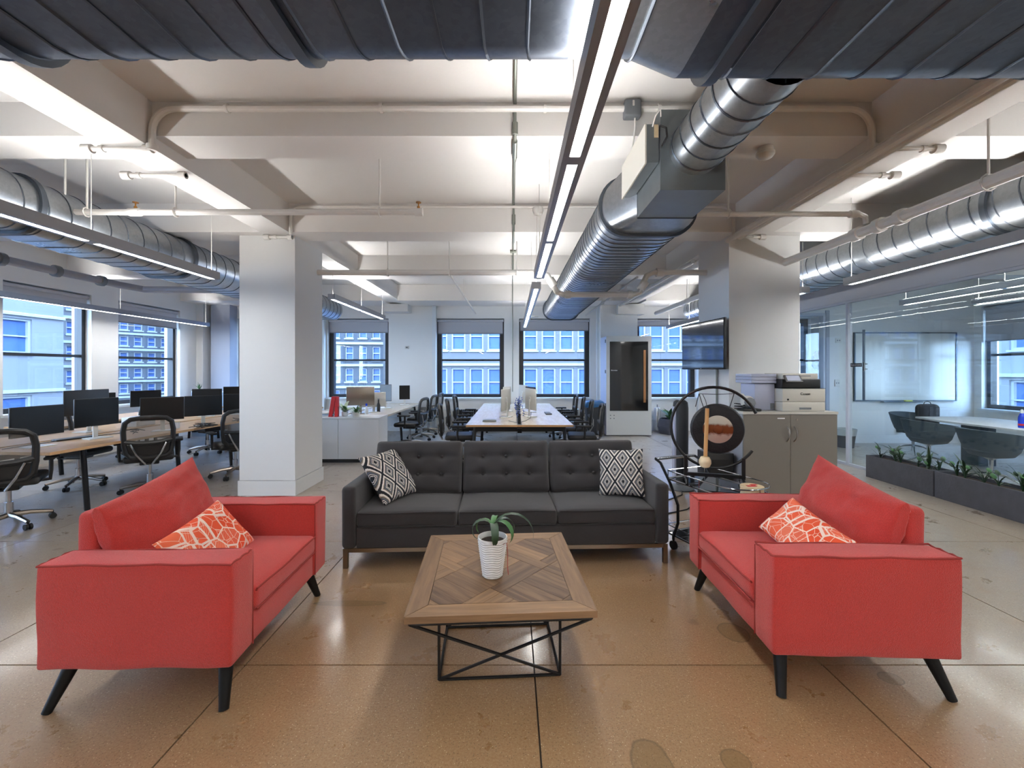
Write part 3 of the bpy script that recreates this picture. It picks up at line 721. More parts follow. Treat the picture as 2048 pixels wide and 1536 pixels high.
MB().tube([(-.01, 0, -.02), (-.01, 0, -.42)], .004, 5).build('wire', 'pipe_white', s2); MB().tube([(.02, 0, -.02), (.02, 0, -.42)], .004, 5).build('wire', 'pipe_white', s2)
s3 = T('ceiling_speaker', 'small white disc hanging in front of the back window by the duct end', 'speaker', (PX(1068, 9.3), 9.3, PZ(634, 9.3)))
MB().lathe([(.10, 0), (.10, .012), (.03, .03)], seg=20).build('disc', 'white_plastic', s3); MB().tube([(0, 0, .03), (0, 0, H + 1.47 - PZ(634, 9.3))], .004, 5).build('wire', 'pipe_white', s3)

# ------------------------------------------------------------------ pendant strip lights
def pendant(label, x, y0, y1, z=H + .9, joints=None, w_=.10, up=True, hangs=None):
    ro = T('pendant_light', label, 'ceiling light', (x, y0, z), 0, None); L = y1 - y0
    js = [0] + [j - y0 for j in (joints or []) if y0 < j < y1] + [L]
    mb = MB(); hh = .075; t = .004
    lenses = [(js[i] + .035, js[i + 1] - .035) for i in range(len(js) - 1)]
    mb.box(-w_ / 2, 0, 0, -.022, L, hh); mb.box(.022, 0, 0, w_ / 2, L, hh)
    cur = 0
    for a, b in lenses: mb.box(-.022, cur, 0, .022, a, hh); cur = b
    mb.box(-.022, cur, 0, .022, L, hh)
    mb.build('housing', 'housing', ro, 0)
    for a, b in lenses:
        MB().box(-.0215, a, .004, .0215, b, .010).build('lens', 'led', ro, 0)
        if up: MB().box(-.03, a, hh + .001, .03, b, hh + .004).build('uplight_lens', 'led_up', ro, 0)
    for h in (hangs if hangs is not None else [js[i] for i in range(len(js))]):
        h = min(max(h, .05), L - .05)
        if .15 < y0 + h < 1.78: continue
        MB().tube([(0, h, hh), (0, h, ZS - z)], .003, 5).build('suspension_wire', 'pipe_white', ro, 0)
J = [1.83 + 1.17 * k for k in range(-6, 12)]
pendant('long pendant strip light running from overhead down the middle of the room', .265, -1.2, 4.19, joints=J)
pendant('far pendant strip light over the central desks, ending before the window', .27, 4.70, 9.0, joints=[5.9, 7.1, 8.2])
pendant('pendant strip light slanting down on the left in front of the duct', -2.97, -.6, 4.25, joints=[.6, 1.8, 3.0])
pendant('small far pendant light seen just right of the left column', -2.55, 6.0, 8.4, z=H + 1.0, joints=[7.2])
pendant('pendant strip light just before the glass wall on the right, cut by the frame', 3.57, -.6, 4.52, joints=[.6, 1.7, 2.9])
pendant('far right pendant strip light emerging behind the right column', 3.42, 4.95, 9.3, joints=[6.0, 7.1, 8.2])
pendant('left pendant strip light inside the glass meeting room', 5.45, 3.4, 5.93, joints=[4.7], z=H + .9)
pendant('right pendant strip light inside the glass meeting room near its window', 6.38, 3.4, 5.86, joints=[4.7], z=H + .9)
pendant('slim bright strip standing in for a reflected light line across the left windows', -6.45, 3.0, 9.0, joints=[5.0, 7.0], z=H + .92, up=False)  # strip added for a fixture's reflection in glass; no pendant hangs here
for k, x in enumerate((5.45, 6.38)): pendant('added unseen pendant strip light in the near part of the glass room, %s one' % ('left', 'right')[k], x, .8, 3.1, joints=[2.0])  # unseen pair added to brighten the glass room
for (x, y0) in ((-4.9, -3.9), (-1.6, -3.9), (1.8, -3.9), (3.6, -3.9)):  # unseen lights added to brighten the room and the right column
    if x == 1.8: y0 += .9
    pendant('added unseen pendant strip light overhead behind the camera, %s of four' % ('leftmost' if x < -4 else 'second from left' if x < 0 else 'third from left' if x < 3 else 'rightmost'), x, y0, y0 + 3.0, joints=[y0 + 1.5])
# ------------------------------------------------------------------ pillows
def pillow_mesh(w_, h_, t, n=22, pull=.05, wr=.0, seed=0, pw=4, ex=.55):
    """pillow in its own XY plane (x=u, y=v), thickness along z, with uv"""
    mb = MB(); uv = []; N1 = n + 1
    for side in (1, -1):
        vs = []
        for i in range(N1):
            for j in range(N1):
                u = -1 + 2 * i / n; v = -1 + 2 * j / n
                uu = sin(u * pi / 2 * .92) / sin(pi / 2 * .92); vv = sin(v * pi / 2 * .92) / sin(pi / 2 * .92)
                x = uu * (1 - pull * (1 - vv * vv)) * w_ / 2; y = vv * (1 - pull * (1 - uu * uu)) * h_ / 2
                b = max(0, (1 - abs(uu) ** pw) * (1 - abs(vv) ** pw)) ** ex
                z = side * t / 2 * b
                if wr: z += side * wr * min(1, b * 2) * (NZ.noise(V((x * 7 + seed, y * 16, seed))) + .5 * NZ.noise(V((x * 25 + seed, y * 30, 3 + seed))))
                vs.append((x, y, z)); uv.append((uu * .5 + .5, vv * .5 + .5))
        fs = []
        for i in range(n):
            for j in range(n):
                a = i * N1 + j; f = (a, a + N1, a + N1 + 1, a + 1); fs.append(f if side > 0 else f[::-1])
        mb.add(vs, fs)
    mb.uv = uv; return mb
def frame_mat(c, u, v):
    u = V(u).normalized(); n = u.cross(V(v)).normalized(); v2 = n.cross(u).normalized()
    M = Mx((u, v2, n)).transposed().to_4x4(); M.translation = V(c); return M
def throw_pillow(label, TL, TR, BL, m, t=.11, bulge_front=True, scale=1.0, uvs=(1, 1)):
    TL, TR, BL = V(TL), V(TR), V(BL); u = TR - TL; v = TL - BL; c = (TR + BL) / 2
    mb = pillow_mesh(u.length * scale, v.length * scale, t, 20, .07, .004, c.x)
    mb.uv = [(a * uvs[0], b * uvs[1]) for a, b in mb.uv]
    M = frame_mat((0, 0, 0), u, v); mb.xf(M)
    o = mb.build('throw_pillow', m, None, 80); o.location = c * U
    return tag(o, label, 'pillow')

# ------------------------------------------------------------------ red armchairs
def armchair(label, loc, rz, seed, mirror=1):
    r = T('armchair', label, 'armchair', loc, rz, 'red armchairs')
    D, L, A = .78, .934, .156
    def wob(o, k):
        return o + V((NZ.noise(o * 5 + V((seed, 0, 0))), NZ.noise(o * 5 + V((0, seed, 0))), NZ.noise(o * 5 + V((0, 0, seed))))) * .006
    for s in (-1, 1):
        a = MB().sbox((0, s * (L / 2 - A / 2), .3975), (D, A, .425), .014, 2, (10, 4, 7), wob).build('arm', 'red_fabric', r, 60)
        yy0, yy1 = s * (L / 2) - s * .004, s * (L / 2 - A) + s * .004; pts = []
        x0, x1, z = -D / 2 + .004, D / 2 - .004, .608
        for (p, q) in (((x0, yy0), (x1, yy0)), ((x1, yy0), (x1, yy1)), ((x1, yy1), (x0, yy1)), ((x0, yy1), (x0, yy0))):
            for i in range(8):
                f = i / 8; pts.append((p[0] + (q[0] - p[0]) * f, p[1] + (q[1] - p[1]) * f, z + .003 * sin(i * 2.1 + seed + p[0] * 9)))
        MB().tube(pts, .0045, 6, True).build('piping', 'red_piping', a)
        MB().tube([(x1, yy1, .60), (x1 + .002, yy1, .19)], .0035, 6).build('piping', 'red_piping', a)
    y_ = L / 2 - A
    MB().sbox((.0, 0, .2525), (D - .02, 2 * y_ - .004, .135), .012, 2, (3, 6, 2), wob).build('seat_rail', 'red_fabric', r, 60)
    MB().sbox((-D / 2 + .048, 0, .52), (.096, 2 * y_ - .004, .50), .03, 3, (2, 6, 4), wob).build('back_panel', 'red_fabric', r, 60)
    def puff(o, k):
        u = (k.x) / .34; v = k.y / .31
        b = max(0, 1 - u * u) * max(0, 1 - v ** 4)
        o = o + V((0, 0, (.018 if o.z > 0 else 0) * b)); return o + V((0, 0, .004 * NZ.noise(o * 7 + V((seed, 1, 1)))))
    c = MB().sbox((.055, 0, .378), (.685, 2 * y_ - .008, .108), .028, 3, (8, 8, 1), puff).build('seat_cushion', 'red_fabric', r, 60)
    xa, xb = -.28, .393; ya = y_ - .014; zz = .424
    MB().tube([(xb, -ya, zz - .01)] + [(xb + .004, -ya + 2 * ya * i / 8, zz - .004 + .004 * sin(i + seed)) for i in range(9)] + [(xb, ya, zz - .01)], .0045, 6).build('piping', 'red_piping', c)
    MB().tube([(xb, -ya, .335)] + [(xb + .004, -ya + 2 * ya * i / 8, .334) for i in range(9)] + [(xb, ya, .335)], .004, 6).build('piping', 'red_piping', c)
    # big loose back cushion, one top corner up
    pm_ = pillow_mesh(.66, .49, .21, 34, .05, .017, seed, 2.4, .62)
    up = V((-.30, 0, 1)); M = frame_mat((-.232, 0, .61), (0, 1, mirror * .17), up)
    pm_.xf(M)
    # keep it between the arms
    pm_.v = [(x, max(-y_ + .004, min(y_ - .004, y)), z) for x, y, z in pm_.v]
    pm_.build('back_cushion', 'red_fabric', r, 80)
    for (sx, sy) in ((-1, -1), (-1, 1), (1, -1), (1, 1)):
        top = V((sx * .31, sy * .37, .20)); ft = V((sx * (.365 if sx < 0 else .355), sy * .445, 0))
        if sx > 0: ft.x = .345
        mb = MB(); mb.tube([ft, top], [.019, .031], 14); mb.v = [(x, y, max(0, z)) for x, y, z in mb.v]; mb.build('leg', 'leg_black', r)
    return r
armchair('red fabric armchair on the left of the coffee table, facing right', (-1.543, 2.187, 0), .025, 1.3, 1)
armchair('red fabric armchair on the right of the coffee table, facing left', (1.512, 2.255, 0), pi - .03, 4.7, -1)
throw_pillow('orange lumbar pillow with white leaf print leaning in the left red armchair', (-1.625, 2.36, .685), (-1.60, 1.90, .625), (-1.445, 2.375, .445), 'orange_print', .10, uvs=(1, .66))
throw_pillow('orange lumbar pillow with white leaf print leaning in the right red armchair', (1.575, 1.96, .615), (1.585, 2.42, .682), (1.40, 1.95, .435), 'orange_print', .10, uvs=(1, .66))

# ------------------------------------------------------------------ charcoal sofa
so = T('sofa', 'charcoal tufted three seat sofa with slim metal legs behind the coffee table', 'sofa', (-.045, 3.41, 0), .038)
for s in (-1, 1):
    MB().sbox((s * 1.12, -.015, .36), (.10, .75, .44), .03, 3, (2, 4, 4), lambda o, k: o + V((0, 0, -.02 * (o.y + .37) if o.z > .1 else 0))).build('arm', 'dark_fabric', so, 60)
MB().sbox((0, -.01, .215), (2.138, .74, .145), .012, 2).build('base', 'dark_fabric', so, 60)
MB().sbox((0, .33, .44), (2.138, .07, .32), .02, 2).build('back_frame', 'dark_fabric', so, 60)
for i in (-1, 0, 1):
    def pf(o, k, i=i):
        u = k.x / .35; v = k.y / .28; b = max(0, 1 - u ** 4) * max(0, 1 - v ** 4)
        return o + V((0, 0, (.016 if o.z > 0 else 0) * b + .003 * NZ.noise(o * 6 + V((i * 7, 0, 0)))))
    c = MB().sbox((i * .714, -.105, .345), (.708, .56, .106), .022, 3, (10, 8, 1), pf).build('seat_cushion', 'dark_fabric', so, 60)
    for z in (.392, .296):
        MB().tube([(i * .714 + x, -.386, z + .003 * sin(x * 9)) for x in [-.34 + .085 * q for q in range(9)]], .004, 6).build('piping', 'dark_button', c)
    W, Hh, Tt = .704, .42, .13; bx = [(-.19, .075), (0, .075), (.19, .075), (-.19, -.065), (0, -.065), (.19, -.065)]
    def tf(o, k):
        if o.y < 0:
            b = max(0, 1 - (k.x / .352) ** 6) * max(0, 1 - (k.z / .21) ** 6); dy = -.028 * b
            for (a, c_) in bx:
                d2 = ((k.x - a) / .045) ** 2 + ((k.z - c_) / .04) ** 2; dy += .030 * math.exp(-d2)
            for c_ in (.075, -.065):
                dy += .010 * math.exp(-((k.z - c_) / .012) ** 2) * (1 if abs(k.x) < .30 else .5)
            o = o + V((0, dy, 0))
        return o
    mb = MB().sbox((0, 0, 0), (W, Tt, Hh), .03, 3, (34, 1, 22), tf)
    M = Mx.Translation((i * .716, .135, .595)) @ Mx.Rotation(R(-21), 4, 'X')
    mb.xf(M); c = mb.build('back_cushion', 'dark_fabric', so, 60)
    for (a, b) in bx:
        mb = MB().lathe([(.013, -.004), (.013, .003), (.008, .008), (.002, .010)], seg=12); mb.xf(M @ Mx.Translation((a, -Tt / 2 - .002, b)) @ Mx.Rotation(pi / 2, 4, 'X')); mb.build('button', 'dark_button', c)
for s in (-1, 1):
    for y in (-.36, .33): MB().box(s * 1.145 - .016, y - .014, 0, s * 1.145 + .016, y + .014, .14).build('leg', 'nickel', so, 0)
    MB().box(s * 1.145 - .012, -.345, .118, s * 1.145 + .012, .315, .14).build('side_rail', 'nickel', so, 0)
MB().box(-1.128, -.372, .112, 1.128, -.348, .14).build('front_rail', 'nickel', so, 0)
MB().box(-1.128, .318, .112, 1.128, .342, .14).build('back_rail', 'nickel', so, 0)
throw_pillow('black and white diamond pillow slumped against the left arm of the sofa', (-1.155, 3.17, .735), (-.985, 3.50, .745), (-.915, 3.10, .425), 'ikat', .12, scale=1.04)
throw_pillow('black and white diamond pillow standing against the right arm of the sofa', (.735, 3.49, .745), (1.055, 3.385, .765), (.675, 3.36, .415), 'ikat', .12, scale=1.04)

# ------------------------------------------------------------------ coffee table
ct = T('coffee_table', 'square coffee table with reclaimed wood parquet top and black rod frame', 'coffee table', (-.066, 2.125, 0), .06)
TW, TD, ZT, TH = .39, .42, .42, .028
def clip(poly, x0, x1, y0, y1):
    for (ax, lim, sg) in ((0, x0, 1), (0, x1, -1), (1, y0, 1), (1, y1, -1)):
        out = []
        for i in range(len(poly)):
            a, b = poly[i], poly[(i + 1) % len(poly)]; da, db = (a[ax] - lim) * sg, (b[ax] - lim) * sg
            if da >= 0: out.append(a)
            if (da >= 0) != (db >= 0):
                t = da / (da - db); out.append((a[0] + (b[0] - a[0]) * t, a[1] + (b[1] - a[1]) * t))
        poly = out
        if len(poly) < 3: return []
    return poly
random.seed(5)
def plank(poly, ang, name='plank', th=TH, z=None, lift=0):
    if len(poly) < 3: return
    ar = abs(sum(poly[i][0] * poly[(i + 1) % len(poly)][1] - poly[(i + 1) % len(poly)][0] * poly[i][1] for i in range(len(poly)))) / 2
    if ar < 2e-4: return
    cx = sum(p[0] for p in poly) / len(poly); cyy = sum(p[1] for p in poly) / len(poly)
    q = []
    for (x, y) in poly:
        dx, dy = x - cx, y - cyy; L = sqrt(dx * dx + dy * dy); k = max(0, (L - .0014) / L) if L else 1
        dx *= k; dy *= k; q.append((dx * cos(-ang) - dy * sin(-ang), dx * sin(-ang) + dy * cos(-ang)))
    a2 = sum(q[i][0] * q[(i + 1) % len(q)][1] - q[(i + 1) % len(q)][0] * q[i][1] for i in range(len(q)))
    if a2 < 0: q = q[::-1]
    o = MB().prism(q, -th, 0).build(name, 'reclaimed', ct, 0, (cx, cyy, ZT + lift), (0, 0, ang)); return o
B = .085
plank([(-TW, -TD), (TW, -TD), (TW - B, -TD + B), (-TW + B, -TD + B)], 0, 'border_board'); plank([(-TW, TD), (-TW + B, TD - B), (TW - B, TD - B), (TW, TD)], 0, 'border_board')
plank([(-TW, -TD), (-TW + B, -TD + B), (-TW + B, TD - B), (-TW, TD)], pi / 2, 'border_board'); plank([(TW, -TD), (TW, TD), (TW - B, TD - B), (TW - B, -TD + B)], pi / 2, 'border_board')
ix, iy = TW - B - .001, TD - B - .001; s2_ = sqrt(.5)
def ab(a0, a1, b0, b1): # rotated rectangle -> xy, a along (1,1), b along (-1,1)
    return [((a - b) * s2_, (a + b) * s2_) for a, b in ((a0, b0), (a1, b0), (a1, b1), (a0, b1))]
S, Wb = .30, .062   # lattice of long boards, alternately over and under
cells = range(-2, 3)
for i in cells:
    for j in cells:
        a0, b0 = (i - .5) * S, (j - .5) * S
        # board along a at b0 (between crossings), board along b at a0
        if (i + j) % 2 == 0:
            plank(clip(ab(a0 - Wb / 2, a0 + S - Wb / 2 , b0 - Wb / 2, b0 + Wb / 2), -ix, ix, -iy, iy), pi / 4, lift=.0006 * random.random())
            plank(clip(ab(a0 - Wb / 2, a0 + Wb / 2, b0 + Wb / 2, b0 + S - Wb / 2), -ix, ix, -iy, iy), 3 * pi / 4, lift=.0006 * random.random())
        else:
            plank(clip(ab(a0 + Wb / 2, a0 + S - Wb / 2, b0 - Wb / 2, b0 + Wb / 2), -ix, ix, -iy, iy), pi / 4, lift=.0006 * random.random())
            plank(clip(ab(a0 - Wb / 2, a0 + Wb / 2, b0 - Wb / 2, b0 + S - Wb / 2), -ix, ix, -iy, iy), 3 * pi / 4, lift=.0006 * random.random())
        n = 3; st = (S - Wb) / n
        for k in range(n):
            if (i + j) % 2 == 0: p = ab(a0 + Wb / 2, a0 + S - Wb / 2, b0 + Wb / 2 + k * st, b0 + Wb / 2 + (k + 1) * st); an = pi / 4
            else: p = ab(a0 + Wb / 2 + k * st, a0 + Wb / 2 + (k + 1) * st, b0 + Wb / 2, b0 + S - Wb / 2); an = 3 * pi / 4
            plank(clip(p, -ix, ix, -iy, iy), an, lift=.0006 * random.random())
MB().box(-TW + .012, -TD + .012, ZT - TH - .006, TW - .012, TD - .012, ZT - TH + .004).build('underside', 'reclaimed', ct, 0)
rt = .0065; zt = ZT - TH - .013; xa, ya, xb_, yb_ = .275, .195, .37, .40
def rod(p, q): MB().cyl(p, q, rt, seg=8).build('rod', 'black_metal', ct)
for (p, q) in (((-xb_, -yb_), (xb_, -yb_)), ((xb_, -yb_), (xb_, yb_)), ((xb_, yb_), (-xb_, yb_)), ((-xb_, yb_), (-xb_, -yb_))): rod((*p, zt), (*q, zt))
for (p, q) in (((-xa, -ya), (xa, -ya)), ((xa, -ya), (xa, ya)), ((xa, ya), (-xa, ya)), ((-xa, ya), (-xa, -ya))): rod((*p, rt), (*q, rt))
for sx in (-1, 1):
    for sy in (-1, 1):
        rod((sx * xa, sy * ya, rt), (sx * xa, sy * ya, zt)); rod((-sx * xa, sy * ya, rt), (sx * xb_, sy * yb_, zt))

# ------------------------------------------------------------------ plants
def leaf(parent, m, base, az, L, w_, up, droop, name='leaf', n=8, fold=.25, tip=.05, mb=None):
    base = V(base); d = V((cos(az), sin(az), 0)); s = V((-sin(az), cos(az), 0)); rows = []
    p = base.copy(); t = up; st = L / n
    for i in range(n + 1):
        f = i / n; ww = w_ * (sin(pi * min(1, f * .9 + .12)) ** .7 if f < 1 else tip) * .5 + .0005
        nrm = V((-d.x * sin(t), -d.y * sin(t), cos(t)))
        rows.append([p - s * ww + nrm * ww * fold, p, p + s * ww + nrm * ww * fold])
        p = p + (d * cos(t) + V((0, 0, sin(t)))) * st; t -= droop / n
    own = mb is None
    if own: mb = MB()
    a = mb.mark(); mb.strip(rows)
    if own: return mb.build(name, m, parent, 60)
tp = T('potted_plant', 'drooping green plant in a white ribbed pot on the coffee table', 'plant', (-.093, 2.03, ZT + .0005))
mb = MB(); prof = [(.044, 0), (.048, .004)] + [(.048 + .022 * i / 80, .004 + .170 * i / 80) for i in range(1, 81)] + [(.070, .185), (.066, .186), (.062, .175), (.06, .155), (.002, .150)]
mb.lathe(prof, seg=64)
def ribs(p):
    x, y, z = p; r = sqrt(x * x + y * y)
    if r < .047 or z > .172 or z < .006: return p
    a = atan2(y, x); k = 1 + .035 * sin((z * 560) + 1.8 * sin(a * 5)); return (x * k, y * k, z)
mb.v = [ribs(p) for p in mb.v]; mb.build('pot', 'pot_white', tp, 60)
MB().lathe([(.0605, .145), (.059, .163), (.03, .167), (.002, .166)], seg=24).build('soil', 'soil', tp)
MB().tube([(.0, 0, .15), (.003, .002, .20), (.0, .004, .245)], [.006, .006, .004], 8).build('stem', 'leaf_mid', tp)
for (az, L, w_, up, dr, m_) in ((pi * 1.03, .19, .034, 1.15, 4.0, 'leaf_dark'), (pi * .88, .15, .028, 1.2, 3.6, 'leaf_mid'), (-.10, .30, .030, 1.1, 3.0, 'leaf_dark'), (-.55, .20, .034, 1.1, 3.6, 'leaf_mid'), (-1.40, .20, .036, 1.05, 4.2, 'leaf_dark'), (.35, .17, .028, 1.1, 3.0, 'leaf_dark'), (1.4, .14, .026, 1.2, 2.8, 'leaf_mid')):
    leaf(tp, m_, (0, .003, .225), az, L, w_, up, dr, n=10)
MB().tube([(.05, -.045, .165), (.068, -.052, .175), (.073, -.055, .13), (.072, -.056, .07), (.076, -.058, .03)], .0016, 5).build('dry_stem', 'red_piping', tp)

# ------------------------------------------------------------------ office chairs
def office_chair(label, loc, rz):
    r = T('office_chair', label, 'office chair', loc, rz)
    MB().sbox((0, .02, .415), (.44, .42, .075), .035, 3, (4, 4, 1)).build('seat', 'black_plastic', r, 60)
    def bp(a, z): return (a, -.235 - .10 * (z - .47) + .02 * (1 - (a / .2) ** 2) * -1, z)
    out = []
    for (a, z) in [(-.15, .455), (-.19, .50), (-.205, .60), (-.21, .74), (-.195, .83), (-.15, .868), (-.07, .88), (.07, .88), (.15, .868), (.195, .83), (.21, .74), (.205, .60), (.19, .50), (.15, .455), (.05, .44), (-.05, .44)]: out.append(bp(a, z))
    b = MB().tube(out, .025, 8, True); b.tube([bp(-.20, .625), bp(-.1, .605), bp(0, .60), bp(.1, .605), bp(.20, .625)], .026, 8)
    b = b.build('backrest', 'black_plastic', r)
    rows = []
    for i in range(9):
        z = .595 + .27 * i / 8; hw = .20 if z < .8 else .20 - (z - .8) * .5; rows.append([bp(-hw + 2 * hw * j / 8, z) for j in range(9)])
    MB().strip(rows).build('mesh_panel', 'chair_mesh', b, 60)
    rows = []
    for i in range(5):
        z = .45 + .14 * i / 4; hw = .185; rows.append([bp(-hw + 2 * hw * j / 6, z) for j in range(7)])
    MB().strip(rows).build('lumbar_panel', 'black_plastic', b, 60)
    for s in (-1, 1): MB().tube([(s * .15, -.285, .60), (s * .10, -.29, .48), (s * .03, -.24, .37), (s * .02, -.12, .36)], .011, 8).build('back_support', 'chrome', r)
    for s in (-1, 1):
        a = MB().tube([(s * .17, .0, .385), (s * .255, .0, .39), (s * .262, -.01, .47), (s * .262, -.01, .575)], .016, 8).build('armrest', 'black_plastic', r)
        MB().sbox((s * .262, .01, .59), (.075, .23, .028), .013, 2).build('arm_pad', 'rubber', a)
    MB().sbox((0, -.01, .358), (.17, .22, .04), .01, 2).build('mechanism', 'black_plastic', r)
    mb = MB(); mb.cyl((0, 0, .20), (0, 0, .345), .018, seg=12); mb.cyl((0, 0, .09), (0, 0, .22), .030, seg=12); mb.build('gas_lift', 'chrome', r)
    mb = MB(); pos = []
    for k in range(5):
        a = 2 * pi * k / 5 + .3; p = (.27 * cos(a), .27 * sin(a)); pos.append((p, a))
        mb.tube([(0, 0, .105), (p[0] * .5, p[1] * .5, .098), (p[0], p[1], .068)], [.026, .02, .016], 8)
    ba = mb.build('base', 'nickel', r)
    for (p, a) in pos:
        mb = MB(); dx, dy = -sin(a), cos(a)
        for s in (-1, 1): mb.cyl((p[0] + dx * s * .006, p[1] + dy * s * .006, .026), (p[0] + dx * s * .024, p[1] + dy * s * .024, .026), .0258, seg=12)
        mb.cyl((p[0], p[1], .03), (p[0], p[1], .075), .008, seg=8); mb.build('caster', 'rubber', ba)
    return r
def face(dx, dy): return atan2(dy, dx) - pi / 2    # local +y looks along (dx,dy)
ch = office_chair('black mesh office chair at the left edge of the picture, cut by the frame', (-4.50, 3.80, 0), face(-.62, .78))
chairs = [((-4.14, 4.86), face(-.62, .78), 'black mesh office chair seen from behind in the middle of the left desk'),
          ((-3.66, 5.62), face(-.75, .66), 'black mesh office chair with chrome supports beside the left column'),
          ((-5.22, 5.12), face(.9, .1), 'black office chair seen under the left desk from its far side'),
          ((-5.15, 7.2), face(.95, -.3), 'black office chair on the far side of the left desk, behind the tan screen'),
          ((-6.15, 7.0), face(-1, .1), 'small far office chair at the desk by the left windows'),
          ((-1.86, 7.75), face(-1, .15), 'first office chair behind the white cabinet, nearest the sofa'),
          ((-1.84, 8.60), face(-1, .1), 'second office chair behind the white cabinet'),
          ((-1.84, 9.35), face(-1, .1), 'third office chair behind the white cabinet, nearest the window'),
          ((-.80, 6.35), face(.98, .1), 'nearest office chair on the left side of the central desk'),
          ((-.84, 7.35), face(1, .1), 'middle office chair on the left side of the central desk'),
          ((-.86, 8.45), face(1, 0), 'farthest office chair on the left side of the central desk'),
          ((1.06, 6.35), face(-.98, .1), 'nearest office chair on the right side of the central desk'),
          ((1.06, 7.15), face(-1, .1), 'second office chair on the right side of the central desk'),
          ((1.06, 7.95), face(-1, .1), 'third office chair on the right side of the central desk'),
          ((1.06, 8.85), face(-1, 0), 'farthest office chair on the right side of the central desk')]
for (p, rz, lb) in chairs: dup(ch, (p[0], p[1], 0), rz, lb)

# ------------------------------------------------------------------ desks
def bench(name, label, loc, rz, x0, x1, L, m, zt=.65, legs=None, slot=True):
    """bench desk in local frame: width x0..x1, length 0..L along y"""
    r = T(name, label, 'desk', loc, rz); t = .028; xm = (x0 + x1) / 2; g_ = .035 if slot else 0
    for (a, b) in (((x0, xm - g_), (xm + g_, x1)) if slot else ((x0, x1),)):
        n = max(1, round(L / 1.5))
        for k in range(n):
            MB().box(a, L * k / n + .001, zt - t, b, L * (k + 1) / n - .001, zt).build('desktop', m, r, 0)
    if slot:
        MB().box(xm - g_ + .002, .02, zt - .06, xm + g_ - .002, L - .02, zt - .05).build('cable_tray', 'black_metal', r, 0)
    for y in legs or [.08 + (L - .16) * k / max(1, round(L / 1.5)) for k in range(max(1, round(L / 1.5)) + 1)]:
        MB().box(x0 + .10, y - .02, zt - t - .07, x1 - .10, y + .02, zt - t - .001).build('crossbar', 'black_metal', r, 0)
        for s, xx in ((-1, x0 + .12), (1, x1 - .12)):
            MB().tube([(xx + s * .05, y, 0), (xx, y, zt - t - .001)], .024, 8).build('leg', 'black_metal', r)
    MB().box(xm - .03, .06, zt - .12, xm + .03, L - .06, zt - .075).build('beam_rail', 'black_metal', r, 0)
    return r
bench('bench_desk', 'long light wood bench desk full of monitors on the left', (-4.20, 3.86, 0), -.075, -1.5, 0, 4.8, 'desk_wood', legs=(.38, 1.46, 2.35, 3.5, 4.7))
bench('bench_desk', 'light wood desk along the left windows', (-5.95, 5.6, 0), 0, -.75, 0, 3.2, 'desk_wood', slot=False)
cd = bench('bench_desk', 'long pale bench desk in the centre of the room with black frame', (.105, 5.8, 0), 0, -.735, .735, 3.75, 'desk_pale')
MB().box(-.735, -.003, .624, .735, -.0005, .6485).build('edge_band', 'desk_edge', cd, 0)
bench('bench_desk', 'bench desk behind the white cabinet left of centre', (-2.75, 6.92, 0), 0, -.75, .68, 2.7, 'desk_pale')

# ------------------------------------------------------------------ monitors
def monitor(label, loc, rz, w_=.47, h_=.28, zc=.27, back='black_plastic', stand='white_plastic', m='screen', foot=.20):
    """screen faces local -y, root at desk level"""
    r = T('monitor', label, 'monitor', loc, rz)
    MB().sbox((0, 0, zc), (w_, .018, h_), .006, 2).build('casing', back, r)
    MB().box(-w_ / 2 + .006, -.0105, zc - h_ / 2 + .008, w_ / 2 - .006, -.0092, zc + h_ / 2 - .006).build('screen', m, r, 0)
    s = MB().box(-.022, .02, .012, .022, .034, zc).build('stand', stand, r, 0)
    MB().box(-.03, .008, zc - .04, .03, .022, zc + .04).build('mount', stand, r, 0)
    MB().prism([(-.11, -.07), (.11, -.07), (.085, .09), (-.085, .09)], .0005, .010).build('foot', stand, r, 0)
    return r
def look(dx, dy): return atan2(dy, dx) + pi / 2     # screen (local -y) looks along (dx,dy)
D_ = .6505
monitor('black monitor at the far left of the light wood desk, nearest the camera', (-4.62, 4.14, D_), look(1, -.1), .44, .29, .255)
monitor('black monitor second from the left edge on the light wood desk', (-4.55, 4.66, D_), look(1, -.25), .41, .30, .29)
monitor('black monitor standing right behind the second one, only its top showing', (-5.15, 5.15, D_), look(-1, .1), .5, .30, .36)
monitor('brownish wide monitor in the middle of the left desk behind the chair', (-4.30, 5.23, D_), look(.62, -.78), .42, .28, .275, m='screen')
monitor('dark blue monitor on the left desk behind the chrome backed chair', (-4.15, 5.72, D_), look(.72, -.7), .42, .27, .27)
monitor('black monitor half hidden by the left column', (-4.05, 6.35, D_), look(.60, -.8), .44, .27, .26)
monitor('small dark monitor behind the wide brownish one', (-4.95, 6.9, D_), look(.3, -1), .42, .27, .31)
monitor('dark monitor rising behind the dark blue screen', (-4.62, 7.2, D_), look(.4, -1), .46, .28, .33)
monitor('small black monitor on the window side desk, left one', (-6.2, 6.35, D_), look(.9, -.4), .44, .27, .27)
monitor('small black monitor on the window side desk, right one', (-6.2, 7.2, D_), look(.9, -.4), .44, .27, .27)
monitor('silver backed all-in-one computer behind the red letter sculpture', (-2.62, 7.35, D_), look(-.35, 1), .46, .32, .30, back='nickel', stand='nickel')
monitor('white framed monitor behind the small potted plant', (-2.48, 7.62, D_), look(-.5, 1), .42, .26, .22, back='white_plastic')
monitor('grey monitor on the desk behind the white cabinet, right of the silver one', (-2.48, 8.35, D_), look(.35, -1), .22, .33, .30, m='divider')
monitor('farthest dark monitor on the desk behind the white cabinet', (-2.3, 9.1, D_), look(.3, -1), .22, .30, .27)
